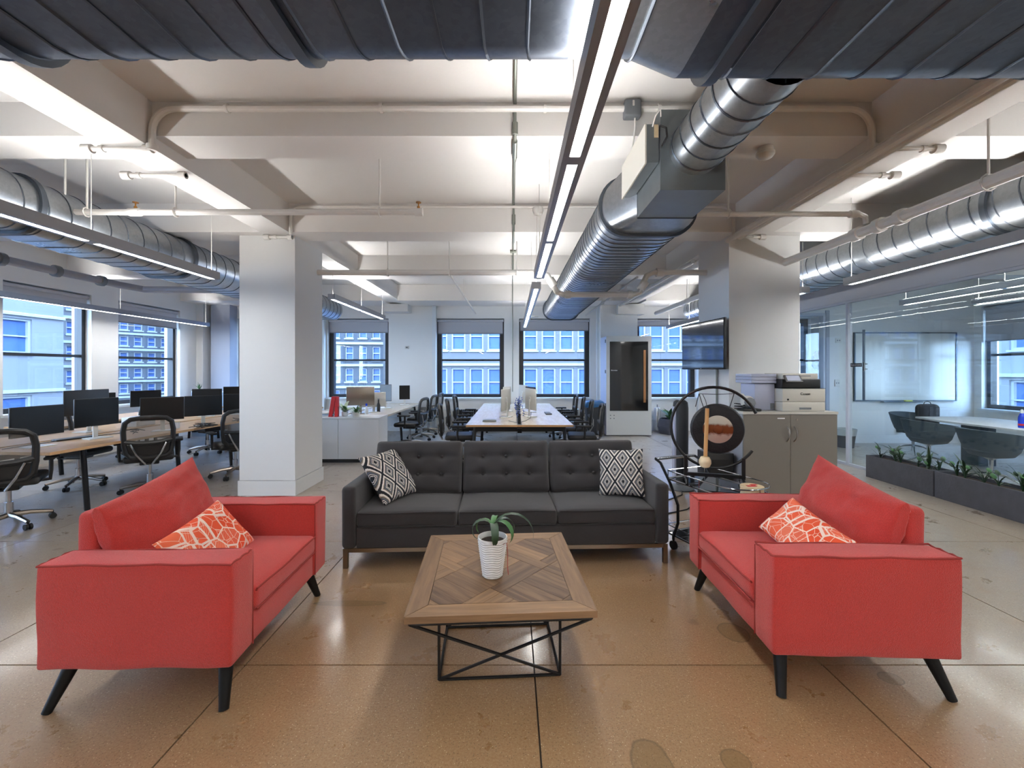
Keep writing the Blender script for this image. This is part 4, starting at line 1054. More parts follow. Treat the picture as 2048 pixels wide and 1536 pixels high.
for (x, y, s, lb, bk) in ((-.10, 6.75, -1, 'nearest white backed monitor left of the central desk slot', 'printer_white'), (-.09, 7.7, -1, 'second white backed monitor left of the central desk slot', 'printer_white'),
                          (.30, 6.85, 1, 'nearest white backed monitor right of the central desk slot', 'printer_white'), (.33, 7.6, 1, 'black backed monitor right of the central desk slot', 'black_plastic'), (.22, 8.4, 1, 'farthest monitor right of the central desk slot', 'printer_white')):
    monitor(lb, (x, y, D_), look(s, .35 if s > 0 else .28), .46, .34, .28, back=bk)
# ------------------------------------------------------------------ small things on the desks
random.seed(11)
def wire(label, pts, m='black_plastic', r=.004):
    o = MB().tube(pts, r, 5).build('cable', m); tag(o, label, 'cable'); return o
def squiggle(x, y, z, rx, ry, n=22, seed=0):
    random.seed(seed); return [(x + rx * random.uniform(-1, 1), y + ry * random.uniform(-1, 1), z + random.uniform(0, .05)) for i in range(n)]
wire('black cable lying along the slot of the left desk', [(-4.80, 4.0, .655), (-4.78, 4.5, .655), (-4.70, 4.8, .657), (-4.6, 5.0, .658)])
wire('tangle of black cable beside the second monitor foot', squiggle(-4.45, 5.0, .657, .10, .12, 14, 3))
wire('tangled cables on the left desk below the dark blue monitor', squiggle(-4.02, 5.55, .657, .12, .12, 30, 5))
wire('cable tangle on the left desk next to the column', squiggle(-3.98, 6.2, .657, .08, .1, 16, 8))
wire('brown cable looping over the central desk left of the slot', [(-.05, 6.25, .655), (.0, 6.1, .66), (.07, 6.0, .66)], 'steel_green')
wire('dark cable looping over the central desk right of the slot', [(.30, 6.6, .75), (.28, 6.4, .68), (.2, 6.2, .66), (.11, 6.0, .66)])
wire('black power cable on the floor behind the right red armchair', [(1.40, 4.35, .006), (1.6, 4.5, .006), (1.9, 4.75, .006), (1.98, 4.98, .02)], 'black_plastic', .006)
wire('second power cable crossing the floor beside the tower fan', [(1.45, 4.1, .006), (1.75, 4.25, .006), (2.05, 4.6, .006), (2.10, 4.90, .02)], 'black_plastic', .006)
def keyboard(label, loc, rz, m='black_plastic'):
    r = T('keyboard', label, 'keyboard', loc, rz); MB().sbox((0, 0, .008), (.34, .11, .015), .006, 1).build('case', m, r)
    mb = MB()
    for i in range(12):
        for j in range(4): mb.box(-.155 + i * .026, -.045 + j * .023, .0155, -.155 + i * .026 + .022, -.045 + j * .023 + .019, .019)
    mb.build('keys', 'grey_plastic', r, 0)
keyboard('black keyboard on the left desk between the two monitors', (-4.75, 4.62, D_), 1.2)
keyboard('black keyboard far down the right half of the central desk', (.62, 7.3, D_), pi / 2)
lp = T('laptop', 'closed grey laptop at the near left of the central desk', 'laptop', (-.33, 6.22, D_), .05); MB().sbox((0, 0, .009), (.20, .14, .016), .006, 1).build('body', 'grey_plastic', lp); MB().sbox((0, .0, .021), (.19, .13, .006), .003, 1).build('lid', 'steel_green', lp)
mg = T('paper_box', 'small white box on the left desk near the cable tangle', 'box', (-4.32, 5.46, D_), .3); MB().sbox((0, 0, .04), (.07, .07, .08), .004, 1).build('box', 'paper', mg); MB().box(-.037, -.037, .0805, .037, .037, .09).build('lid', 'cream', mg, 0)
fv = T('flower_bunch', 'bunch of dried violet flowers in the slot of the central desk', 'flowers', (.105, 6.15, .62))
MB().lathe([(.022, 0), (.024, .02), (.022, .14), (.02, .15)], seg=12).build('vase', 'black_metal', fv)
random.seed(3)
mb = MB(); fl_ = MB()
for k in range(26):
    a = random.uniform(0, 2 * pi); q = random.uniform(.01, .07); h = random.uniform(.2, .42) - q
    mb.tube([(0, 0, .13), (q * .5 * cos(a), q * .5 * sin(a), h * .7), (q * cos(a), q * sin(a), h)], .0016, 4)
    for j in range(3):
        z = h - .03 * j; fl_.lathe([(.002, -.008), (.012, 0), (.002, .010)], (q * cos(a) + random.uniform(-.01, .01), q * sin(a) + random.uniform(-.01, .01), z), 6)
o = mb.build('stems', 'leaf_dark', fv); o = fl_.build('blossoms', 'flower_violet', fv); o['kind'] = 'stuff'

# ------------------------------------------------------------------ white cabinet by the left column
wc = T('white_cabinet', 'low white cabinet with flat front right of the left column', 'cabinet', (-2.01, 6.4, 0))
MB().box(-1.30, .03, 0, -.02, .44, .055).build('plinth', 'frame_dark', wc, 0)
MB().box(-1.32, .02, .056, 0, .46, .66).build('body', 'white_laminate', wc, 0)
MB().box(-1.32, -.001, .6605, 0.004, .465, .68).build('top', 'white_laminate', wc, 0)
for (a, b) in ((-1.32, -.612), (-.608, 0)): MB().box(a + .002, .0, .058, b - .002, .018, .657).build('door', 'white_laminate', wc, 0)
rl = T('red_sculpture', 'red angular sculpture like a letter A on the white cabinet', 'sculpture', (PX(668, 6.55), 6.55, .681))
zt_ = PZ(793, 6.55) - .681
MB().prism([(-.075, 0), (-.02, 0), (.035, zt_), (-.025, zt_)], -.03, .03).xf(Mx.Rotation(pi / 2, 4, 'X')).build('leg', 'red_paint', rl, 0)
MB().prism([(.02, 0), (.07, 0), (.07, zt_ - .001), (.0365, zt_ - .001), (.022, zt_ * .5)], -.028, .028).xf(Mx.Rotation(pi / 2, 4, 'X')).build('leg', 'red_paint', rl, 0)
def potted(name, label, loc, pr, ph, pm_, n, L, w_, m_, seed, up=(.5, 1.4), droop=(.6, 1.8)):
    r = T(name, label, 'plant', loc); random.seed(seed)
    MB().lathe([(pr * .8, 0), (pr, ph), (pr * .92, ph), (pr * .88, ph * .85), (.002, ph * .85)], seg=20).build('pot', pm_, r)
    for k in range(n):
        leaf(r, m_ if random.random() < .7 else 'leaf_mid', (random.uniform(-.2, .2) * pr, random.uniform(-.2, .2) * pr, ph * .85), 2 * pi * k / n + random.uniform(-.3, .3), L * random.uniform(.6, 1.1), w_, random.uniform(*up), random.uniform(*droop), n=6)
    return r
potted('potted_plant', 'small green plant in a pale pot on the front of the white cabinet', (PX(712, 6.5), 6.5, .681), .062, .075, 'printer_white', 26, .15, .022, 'leaf_mid', 2)
potted('potted_plant', 'pale leaved plant between the red sculpture and the small green plant', (PX(690, 6.62), 6.62, .681), .05, .07, 'paper', 14, .24, .055, 'leaf_pale', 4)
potted('potted_plant', 'small spiky plant on top of the divider near the left windows', (PX(399, 8.965), 8.965, .951), .04, .03, 'grey_plastic', 12, .20, .014, 'leaf_dark', 9, (.9, 1.5), (.1, .6))
for k, (dx, dz, m_) in enumerate(((0, 0, 'paper'), (.01, .022, 'divider'), (-.01, .044, 'paper'))):
    o = MB().sbox((0, 0, .010), (.20, .15, .020), .002, 1).build('book', m_); o.location = V((PX(655, 6.6) + dx, 6.6, .6812 + dz)) * U; o.rotation_euler[2] = .1 * k
    tag(o, ('white book at the bottom of the stack left of the red sculpture', 'blue grey book in the middle of the stack left of the red sculpture', 'white book on top of the stack left of the red sculpture')[k], 'book')
bk = T('desk_bottle', 'blue spray bottle standing on the desk behind the white cabinet', 'bottle', (PX(733, 7.1), 7.1, D_)); MB().lathe([(.03, 0), (.03, .10), (.012, .13), (.012, .15)], seg=12).build('body', 'paper', bk); MB().lathe([(.016, .15), (.016, .19)], seg=10).build('cap', 'blue_bottle', bk)
bk = T('desk_bottle', 'dark bottle standing among papers on the desk behind the white cabinet', 'bottle', (PX(757, 7.6), 7.6, D_)); MB().lathe([(.03, 0), (.032, .12), (.014, .17), (.014, .22)], seg=12).build('body', 'black_plastic', bk); MB().lathe([(.017, .22), (.017, .24)], seg=10).build('cap', 'grey_plastic', bk)
# grey privacy dividers at the far left
for (x0, x1, y_, z1_, lb, m_) in ((-6.75, -6.0, 8.95, .95, 'grey blue desk divider near the left window, left section', 'divider'), (-5.98, -5.25, 8.95, .96, 'grey blue desk divider near the left window, right section', 'divider')):
    r = T('desk_divider', lb, 'divider', (0, 0, 0)); MB().box(x0, y_, .0, x1, y_ + .03, z1_ - .02).build('panel', m_, r, 0); MB().box(x0, y_ - .005, z1_ - .0195, x1, y_ + .035, z1_).build('rail', 'white_laminate', r, 0)
r = T('desk_cabinet', 'small white pedestal cabinet beside the second left monitor', 'cabinet', (-5.05, 5.75, D_)); MB().sbox((0, 0, .06), (.2, .3, .12), .006, 1).build('body', 'white_laminate', r); MB().box(.101, -.13, .02, .106, .13, .105).build('drawer', 'white_laminate', r, 0)
ts = T('thermostat', 'small white wall thermostat between the back windows', 'thermostat', (PX(814, YB), YB - .012, PZ(695, YB))); MB().sbox((0, 0, 0), (.09, .022, .07), .004, 1).build('body', 'white_plastic', ts); MB().box(-.02, -.0135, -.015, .02, -.0112, .015).build('display', 'grey_box', ts, 0)

# ------------------------------------------------------------------ radiators
def radiator(label, x, n):
    r = T('radiator', label, 'radiator', (x, YB - .20, 0))
    for k in range(n):
        MB().sbox((k * .05, 0, .29), (.036, .13, .44), .016, 2).build('fin', 'grey_box' if 0 else 'frame_dark', r)
    MB().box(-.012, -.05, 0, .012, .05, .08).build('foot', 'frame_dark', r, 0); MB().box((n - 1) * .05 - .012, -.05, 0, (n - 1) * .05 + .012, .05, .08).build('foot', 'frame_dark', r, 0)
    MB().tube([(-.03, 0, .12), (-.10, 0, .12), (-.10, 0, .02)], .014, 8).build('valve', 'frame_dark', r)
radiator('dark cast iron radiator under the window left of the central desk', PX(912, YB), 11)
radiator('dark cast iron radiator under the window right of the central desk', PX(1110, YB), 9)
rw = T('radiator', 'white radiator with valve beside the phone booth', 'radiator', (PX(1306, YB), YB - .2, 0))
for k in range(2): MB().sbox((k * .06, 0, .30), (.05, .13, .5), .016, 2).build('fin', 'white_plastic', rw)
MB().tube([(.03, 0, .56), (.03, 0, .62)], .012, 8).build('valve', 'grey_box', rw)

# ------------------------------------------------------------------ booth, bin, planter at the back
pb = T('phone_booth', 'tall white booth with dark mirrored glass door against the back wall', 'booth', (2.0, 9.0, 0))
BWd, BH = .955, 2.12; a0, a1, c0_, c1_ = .07, .885, PZ(822, 9.0), PZ(683, 9.0)
mb = MB(); mb.box(0, 0, .02, BWd, .02, c0_); mb.box(0, 0, c1_, BWd, .02, BH); mb.box(0, 0, c0_, a0, .02, c1_); mb.box(a1, 0, c0_, BWd, .02, c1_); mb.build('front', 'booth_white', pb, 0)
mb = MB(); mb.box(.0, .021, .02, .03, .76, BH); mb.box(BWd - .03, .021, .02, BWd, .76, BH); mb.box(.03, .72, .02, BWd - .03, .76, BH); mb.box(.03, .021, BH - .03, BWd - .03, .72, BH); mb.box(.03, .021, .02, BWd - .03, .72, .05); mb.build('shell', 'booth_side', pb, 0)
MB().box(a0 + .002, .004, c0_ + .002, a1 - .002, .016, c1_ - .002).build('glass_door', 'booth_glass', pb, 0)
MB().box(a1 - .10, .0025, c0_ + .18, a1 - .055, -.014, c1_ - .18).build('door_handle', 'booth_wood', pb, 0)
pl = MB().box(a0 + .008, .0, 1.375, a0 + .185, -.004, 1.410).build('name_plate', 'black_ink', pb, 0)
text('Brooklyn', .036, 'white_ink', pb, (a0 + .096, -.0055, 1.392), (pi / 2, 0, 0))
for k, (z) in enumerate((.62, 1.33, 1.98)): MB().box(-.012, .05, z, -.001, .11, z + .07).build('hinge', 'grey_box', pb, 0)
for i in range(2):
    for j in range(2): MB().cyl((.085 + i * .075, -.001, .44 - j * .065), (.085 + i * .075, -.006, .44 - j * .065), .012, seg=10).build('button', 'grey_box', pb)
tb = T('trash_bin', 'tall black bin lined with a blue bag beside the white booth', 'bin', (1.78, 9.25, 0))
mb = MB(); mb.sbox((0, 0, .32), (.36, .36, .64), .03, 2); mb.v = [(x * (.82 + .28 * z), y * (.82 + .28 * z), z) for x, y, z in mb.v]; mb.build('body', 'bin_dark', tb)
mb = MB(); mb.sbox((-.01, 0, .665), (.42, .42, .13), .05, 3, 4, lambda o, k: o + V((NZ.noise(o * 14), NZ.noise(o * 14 + V((5, 0, 0))), NZ.noise(o * 12))) * .03); mb.build('liner', 'blue_bag', tb)
gp_ = T('floor_planter', 'dark hexagonal planter with broad green leaves under the back right window', 'plant', (PX(1343, 9.35), 9.35, 0))
MB().lathe([(.26, 0), (.31, .17), (.27, .33), (.24, .33), (.235, .28), (.01, .28)], seg=6).build('pot', 'planter', gp_, 0)
random.seed(8)
for k in range(9): leaf(gp_, 'leaf_mid' if k % 3 else 'leaf_dark', (0, 0, .28), 2 * pi * k / 9 + .3, random.uniform(.3, .5), .14, random.uniform(.7, 1.35), random.uniform(.5, 1.2), n=6)
# tower fan
tf_ = T('tower_fan', 'tall grey tower fan standing by the gong', 'fan', (PX(1361, 5.02), 5.02, 0))
MB().lathe([(.15, 0), (.155, .015), (.13, .035), (.05, .05), (.05, .11)], seg=28).build('base', 'grey_box', tf_)
MB().lathe([(.07, .11), (.085, .13), (.088, .95), (.08, 1.02), (.05, 1.045)], seg=24).build('body', 'bin_dark', tf_)
MB().box(-.089, -.05, .15, -.070, .03, .97).build('side_trim', 'printer_blue', tf_, 0)
sw = T('speaker_box', 'black speaker box on the floor behind the gong trolley', 'speaker', (2.055, 4.3, 0), 0)
MB().sbox((0, 0, .29), (.26, .24, .58), .01, 1).build('cabinet', 'black_plastic', sw); MB().box(-.11, -.1245, .06, .11, -.1215, .52).build('grille', 'rubber', sw, 0)

# ------------------------------------------------------------------ storage cabinet with printer
sb = T('storage_cabinet', 'grey two door storage cabinet with curved handles at the right column', 'cabinet', (2.217, 4.07, 0))
W_, Dp = .90, .46
MB().box(.01, .03, 0, W_ - .01, Dp, .04).build('plinth', 'frame_dark', sb, 0)
mb = MB(); mb.box(0, .02, .041, W_, Dp, .975); mb.build('body', 'cabinet_side', sb, 0)
MB().box(-.006, -.004, .976, W_ + .006, Dp + .004, 1.0).build('top', 'cabinet_top', sb, 0)
for k, (a, b) in enumerate(((.002, .448), (.452, .898))):
    d = MB().box(a, .0, .045, b, .018, .972).build('door', 'cabinet_grey', sb, 0); hx = .415 if k == 0 else .485
    MB().tube([(hx, -.001, .86), (hx + .008, -.022, .83), (hx + .010, -.028, .78), (hx + .006, -.022, .74), (hx, -.001, .715)], .006, 8).build('handle', 'nickel', d)
MB().cyl((.51, .0, .925), (.51, -.005, .925), .008, seg=10).build('lock', 'nickel', sb)
MB().box(.325, -.0015, .932, .395, -.0005, .942).build('sticker', 'white_ink', sb, 0)
pr = T('printer', 'white and black office printer with tilted touch panel on the grey cabinet', 'printer', (2.615, 4.10, 1.0005))
pw = .415
MB().sbox((pw / 2, .19, .045), (pw, .36, .09), .006, 2).build('paper_drawer', 'printer_white', pr)
MB().sbox((pw / 2, .19, .155), (pw, .36, .128), .006, 2).build('body', 'printer_white', pr)
MB().box(.165, .0025, .018, .275, .0095, .036).build('drawer_grip', 'grey_box', pr, 0)
MB().box(0, .01, .2195, pw + .004, .34, .222).build('seam', 'black_plastic', pr, 0)
MB().sbox((.19, .19, .266), (.38, .34, .09), .012, 2).build('scanner_band', 'black_plastic', pr)
MB().sbox((.20, .20, .335), (.35, .30, .062), .008, 2).build('document_feeder', 'printer_white', pr)
MB().box(.14, .047, .338, .30, .0495, .344).build('feeder_slot', 'grey_box', pr, 0)
tpn = MB(); tpn.box(-.08, -.004, -.035, .08, .008, .045); tpn.xf(Mx.Translation((.10, -.0, .312)) @ Mx.Rotation(R(-35), 4, 'X')); o = tpn.build('touch_panel', 'black_plastic', pr, 0)
t2 = MB(); t2.box(-.064, -.0055, -.022, .064, -.0042, .038); t2.xf(Mx.Translation((.10, -.0, .312)) @ Mx.Rotation(R(-35), 4, 'X')); t2.build('screen', 'printer_blue', o, 0)
text('Canon', .036, 'black_ink', pr, (.22, .0085, .168), (pi / 2, 0, 0))
MB().box(.045, .0075, .105, .062, .0095, .122).build('badge', 'black_ink', pr, 0)
p2 = T('paper_sorter', 'taller pale side unit of trays behind the printer on the left', 'printer', (2.40, 4.20, 1.0005))
MB().sbox((.11, .15, .13), (.20, .26, .26), .006, 2).build('body', 'printer_blue', p2)
for k in range(3): MB().sbox((.09, .15, .283 + k * .031), (.25, .30, .029), .005, 1).build('tray', 'printer_blue', p2)
MB().box(.165, .012, .01, .20, .0195, .07).build('label', 'grey_box', p2, 0)
hs = T('handset_charger', 'small white and grey round device beside the printer on the cabinet', 'device', (2.33, 4.18, 1.0005))
mb = MB(); mb.sbox((0, .03, .085), (.12, .12, .12), .055, 4); mb.build('body', 'white_plastic', hs)
mb = MB(); mb.lathe([(.052, 0), (.048, .02), (.03, .028)], seg=20); mb.xf(Mx.Translation((.0, -.012, .078)) @ Mx.Rotation(R(70), 4, 'X')); mb.build('speaker_grille', 'grey_box', hs)
MB().sbox((0, 0, .012), (.17, .15, .022), .01, 2).build('base', 'black_plastic', hs); MB().tube([(-.02, .03, .12), (-.03, .05, .155), (-.05, .05, .16)], .01, 6).build('handle', 'white_plastic', hs)
wire('coil of black cable on the cabinet left of the printer', [(2.25 + .04 * cos(t * .9), 4.2 + .06 * sin(t * .9), 1.008 + .0035 * t) for t in range(18)], 'black_plastic', .006)

# television
tv = T('television', 'wall mounted flat television on the side of the right column', 'television', (2.27, 5.07, 1.69), atan2(-.93, .07) )
mb = MB(); mb.sbox((0, 0, 0), (.96, .030, .565), .008, 2); mb.build('casing', 'black_plastic', tv)
MB().box(-.47, -.0175, -.265, .47, -.0158, .27).build('screen', 'screen_tv', tv, 0)
tv.rotation_euler = (R(0), 0, -pi / 2 + .075)
MB().box(-.15, .016, -.12, .15, .115, .12).build('bracket', 'black_metal', tv, 0)
MB().box(-.012, -.019, -.278, .012, -.0178, -.272).build('badge', 'white_ink', tv, 0)
cc = T('wall_conduit', 'thin grey cable conduit running down the right column under the television', 'conduit', (0, 0, 0)); MB().tube([(2.40, 4.98, 1.5), (2.40, 4.98, .2)], .012, 8).build('tube', 'steel_green', cc)

# ------------------------------------------------------------------ gong trolley
tr = T('bar_trolley', 'chrome and black oval bar trolley carrying the gong behind the right armchair', 'trolley', (1.545, 3.16, 0), -1.20)
def stadium(L, W, z, r=.17, n=8):
    o = []
    for (sx, sy, t0) in ((1, 1, 0), (-1, 1, pi / 2), (-1, -1, pi), (1, -1, 3 * pi / 2)):
        rr = r if sx > 0 else .02
        for i in range(n + 1):
            t = t0 + pi / 2 * i / n; o.append((sx * (L - rr) + rr * cos(t), sy * (W - rr) + rr * sin(t), z))
    return o
for z, nm in ((.535, 'top_shelf'), (.105, 'bottom_shelf')):
    s = MB().prism([(x, y) for x, y, _ in stadium(.33, .195, 0)], z - .004, z).build(nm, 'booth_glass', tr, 0)
    MB().tube(stadium(.335, .20, z), .008, 8, True).build('edge_rim', 'chrome', s); MB().tube(stadium(.335, .20, z + .065), .0045, 6, True).build('gallery_rail', 'chrome', s)
    for (x, y) in ((-.33, -.19), (-.33, .19), (.0, -.2), (0, .2), (.33, 0)): MB().cyl((x, y, z), (x, y, z + .065), .003, seg=6).build('rail_post', 'chrome', s)
for s in (-1, 1):
    MB().tube([(-.46, s * .205, .665), (-.40, s * .205, .645), (-.28, s * .208, .50), (-.20, s * .21, .36), (-.20, s * .21, .22), (-.25, s * .208, .10), (-.25, s * .208, .075)], .011, 8).build('side_frame', 'black_metal', tr)
    MB().tube([(.28, s * .20, .53), (.22, s * .205, .34), (.22, s * .205, .22), (.26, s * .20, .10), (.26, s * .20, .075)], .011, 8).build('side_frame', 'black_metal', tr)
    for x in (-.25, .26):
        mb = MB(); mb.cyl((x, s * .208 - .012, .034), (x, s * .208 + .012, .034), .0335, seg=14); mb.cyl((x, s * .208, .04), (x, s * .208, .08), .008, seg=8); mb.build('wheel', 'rubber', tr)
MB().tube([(-.46, -.205, .665), (-.46, .205, .665)], .013, 10).build('handle', 'chrome', tr)
gc = V((1.53, 3.22, .965)); gz = -.30; zb = .5355
gn = T('gong_stand', 'black round gong stand with curved feet on the trolley', 'gong stand', (gc.x, gc.y, zb), gz)
cz = gc.z - zb
MB().tube(arc((.0, 0, cz), .305, R(22), R(22 + 306), 40), .011, 8).build('ring', 'black_metal', gn)
for s in (-1, 1):
    MB().box(s * .20 - .012, -.012, .05, s * .20 + .012, .012, cz - sqrt(.305 ** 2 - .2 ** 2) + .01).build('post', 'black_metal', gn, 0)
    MB().tube([(s * .20, -.13, .012), (s * .20, -.10, .04), (s * .20, -.05, .028), (s * .20, 0, .05), (s * .20, .05, .028), (s * .20, .10, .04), (s * .20, .13, .012)], .012, 8).build('foot', 'black_metal', gn)
MB().box(-.188, -.012, .055, .188, .012, .08).build('crossbar', 'black_metal', gn, 0)
go = T('gong', 'dark rimmed bronze gong hanging in the round black stand', 'gong', (gc.x + .015, gc.y - .03, gc.z - .01), gz)
mb = MB(); mb.lathe([(.104, .006), (.155, .006), (.178, .0), (.190, -.035), (.184, -.035), (.172, -.008), (.104, -.004)], seg=48); mb.f = mb.f[:-2]; mb.m = mb.m[:-2]; mb.xf(Mx.Rotation(pi / 2, 4, 'X')); mb.build('rim', 'gong_rim', go)
mb = MB(); mb.lathe([(.106, .004), (.06, .009), (.035, .010), (.03, .016), (.002, .020)], seg=40); mb.xf(Mx.Rotation(pi / 2, 4, 'X')); mb.build('centre', 'gong_centre', go)
for (x0, x1) in ((-.13, -.155), (-.13, -.10), (.11, .08)):
    MB().tube([(x0, 0.0, .265 if x0 < 0 else .27), (x1, -.0, .165)], .003, 5).build('cord', 'black_plastic', go)
MB().tube([(-.13, 0, .265), (0, 0, .262), (.11, 0, .27)], .0022, 5).build('cord', 'black_plastic', go)
ml = T('gong_mallet', 'wooden gong mallet with fluffy cream head hanging from the stand', 'mallet', (1.418, 3.10, .70), 0)
MB().tube([(-.008, 0, .06), (.006, 0, .42)], .0135, 10).build('handle', 'wood_light', ml)
MB().lathe([(.002, -.045), (.03, -.036), (.042, -.01), (.042, .012), (.03, .036), (.002, .045)], (-.01, 0, .03), 18).build('head', 'cream', ml)
MB().tube([(.006, 0, .42), (.005, .02, .47), (-.005, .05, .52)], .003, 5).build('loop', 'black_plastic', ml)
bw = T('round_tin', 'cream and red round ribbon box on the end of the trolley', 'box', (1.655, 2.93, .5355))
MB().lathe([(.068, 0), (.074, .01), (.070, .02), (.074, .03), (.072, .045), (.074, .06)], seg=28).build('body', 'cream', bw)
MB().lathe([(.074, .0605), (.074, .066), (.05, .068)], seg=28).build('lid', 'cream', bw); MB().box(-.045, -.03, .0685, .02, .0, .070).build('red_print', 'red_paint', bw, 0); MB().box(.0, .01, .0685, .045, .035, .070).build('red_print', 'red_paint', bw, 0)

# ------------------------------------------------------------------ planters along the glass
random.seed(21)
def trough(label, y0, y1):
    x0, x1 = 4.655, 4.905; r = T('concrete_planter', label, 'planter', (x0, y0, 0)); L = y1 - y0; t = .02; h = .285
    mb = MB(); mb.box(0, 0, 0, t, L, h); mb.box(x1 - x0 - t, 0, 0, x1 - x0, L, h); mb.box(t, 0, 0, x1 - x0 - t, t, h); mb.box(t, L - t, 0, x1 - x0 - t, L, h); mb.build('trough', 'planter', r, 0)
    MB().sbox(((x1 - x0) / 2, L / 2, .13), (x1 - x0 - 2 * t - .004, L - 2 * t - .004, .25), .01, 2, (2, 10, 1), lambda o, k: o + V((0, 0, .008 * NZ.noise(o * 25)))).build('soil', 'soil', r)
    return r
ylist = [(4.70, 5.59), (3.79, 4.68), (2.88, 3.77), (1.97, 2.86)]
for i, (a, b) in enumerate(ylist): trough(('dark concrete planter farthest along the glass wall, with the free end', 'dark concrete planter second from the far end of the glass wall', 'dark concrete planter third from the far end, at the edge of the picture', 'dark concrete planter nearest the camera, beside the frame edge')[i], a, b)
k = 0
ys_ = [5.48, 5.33, 5.2, 5.02, 4.86, 4.75, 4.6, 4.45, 4.3, 4.15, 4.0, 3.87, 3.7, 3.5, 3.3]
for i, y in enumerate(ys_):
    kind = i % 3
    lb = 'leafy green plant %s in the concrete planters along the glass' % (['at the free far end', 'second from the far end', 'third from the far end', 'fourth from the far end', 'fifth from the far end', 'just before the planter joint', 'just past the planter joint', 'second past the planter joint', 'third past the planter joint', 'fourth past the planter joint', 'fifth past the planter joint', 'sixth past the planter joint', 'near the picture edge', 'at the picture edge', 'beyond the picture edge'][i])
    r = T('planter_plant', lb, 'plant', (4.78 + random.uniform(-.04, .04), y, .25), 0, 'plants in the concrete planters'); mb = MB()
    for j in range(12 if kind else 9):
        az = random.uniform(0, 2 * pi); L = random.uniform(.09, .2) * (1.2 if kind == 1 else 1)
        wd = .014 if kind == 0 else .022 if kind == 1 else .010
        hb = random.uniform(.0, .10)
        mb.tube([(0, 0, 0), (.01 * cos(az), .01 * sin(az), hb + .005)], .0025, 4); leaf(None, None, (.01 * cos(az), .01 * sin(az), hb), az, L, wd, random.uniform(.5, 1.35), random.uniform(.4, 1.5), n=5, mb=mb)
    mb.build('foliage', 'leaf_dark', r, 60)[('kind')] = 'stuff'
    for q in range(2):
        az = random.uniform(0, 2 * pi); h = random.uniform(.09, .17); sr = .02 + .012 * random.random()
        MB().tube([(0, 0, 0), (.02 * cos(az), .02 * sin(az), h * .6), (.04 * cos(az), .04 * sin(az), h)], .0025, 4).build('stem', 'leaf_dark', r)
        rows = MB(); rows.lathe([(.002, .006), (sr * .6, .003), (sr, -.004)], seg=10); rows.xf(Mx.Translation((.04 * cos(az), .04 * sin(az), h)) @ Mx.Rotation(1.0, 4, 'X')); rows.build('leaf', 'leaf_mid' if q else 'leaf_dark', r)

# ------------------------------------------------------------------ glass meeting room
mt = T('meeting_table', 'white meeting table with grey pedestal in the glass room', 'table', (6.36, 4.6, 0), 0)
MB().prism([(0, .1), (.1, 0), (1.0, 0), (1.1, .1), (1.1, 2.1), (1.0, 2.25), (.14, 2.25), (0, 1.72)], .625, .65).build('tabletop', 'white_laminate', mt, 0)
for y in (.55, 1.7):
    MB().box(.42, y - .12, 0, .68, y + .12, .624).build('pedestal', 'tub_grey', mt, 0)
def tub(label, loc, rz):
    r = T('tub_chair', label, 'chair', loc, rz); inn = []; n = 28
    def ring(rr, z, th): return (rr * cos(th), rr * sin(th) * .95, z)
    rowsO = []
    for i in range(n + 1):
        th = R(-90 - 128 + 256 * i / n); f = abs(i / n - .5) * 2
        top = .68 - .07 * f ** 2; 
        col = [ring(.10, .335, th), ring(.20, .36, th), ring(.245, .42, th), ring(.285, .54, th), ring(.32, top, th), ring(.305, top + .002, th), ring(.265, .54, th), ring(.23, .44, th)]
        rowsO.append(col)
    MB().strip(rowsO).build('shell', 'tub_grey', r, 60)
    MB().lathe([(.20, .40), (.24, .42), (.235, .455), (.18, .465)], seg=28).build('seat', 'tub_grey', r)
    MB().lathe([(.02, .10), (.025, .30), (.10, .345)], seg=14).build('stem', 'chrome', r)
    for k in range(4):
        a = pi / 4 + pi / 2 * k; MB().tube([(0, 0, .14), (.12 * cos(a), .12 * sin(a), .12), (.30 * cos(a), .30 * sin(a), .014)], [.016, .014, .010], 8).build('leg', 'chrome', r)
    return r
t1 = tub('grey tub chair in the glass room, left of the two near the glass', (6.03, 6.15, 0), face(1, -.1))
dup(t1, (5.86, 5.20, 0), face(1, -.05), 'grey tub chair in the glass room, larger one closest to the planters')
dup(t1, (6.72, 7.12, 0), face(.1, -1), 'grey tub chair at the far end of the meeting table holding a backpack')
dup(t1, (7.75, 5.9, 0), face(-1, 0), 'dark tub chair across the meeting table by the window')
bp_ = T('backpack', 'dark backpack with handle sitting on the tub chair behind the meeting table', 'bag', (6.84, 7.0, .47), .1)
MB().sbox((0, 0, .19), (.34, .17, .36), .07, 4, (4, 2, 4)).build('body', 'bag_dark', bp_); MB().box(-.06, -.0875, .04, -.0, -.083, .33).build('strap', 'bag_band', bp_, 0); MB().box(.05, -.0875, .04, .10, -.083, .33).build('strap', 'bag_band', bp_, 0)
MB().tube([(-.07, 0, .36), (-.05, 0, .40), (0, 0, .415), (.05, 0, .40), (.07, 0, .36)], .006, 6).build('handle', 'bag_dark', bp_)
bt = T('water_bottle', 'blue water bottle with white cap on the meeting table', 'bottle', (6.60, 5.50, .6505)); MB().lathe([(.034, 0), (.036, .02), (.036, .13), (.032, .15), (.018, .19)], seg=18).build('body', 'blue_bottle', bt); MB().lathe([(.017, .19), (.019, .215), (.008, .24)], seg=14).build('cap', 'white_plastic', bt); MB().lathe([(.0365, .03), (.0365, .055)], seg=18).build('label_band', 'red_paint', bt)
cupp = T('pen_cup', 'clear cup of pens in front of the blue bottle', 'cup', (6.60, 5.34, .6505)); MB().lathe([(.032, 0), (.036, .085), (.033, .085), (.029, .006)], seg=16).build('cup', 'bag_clear', cupp)
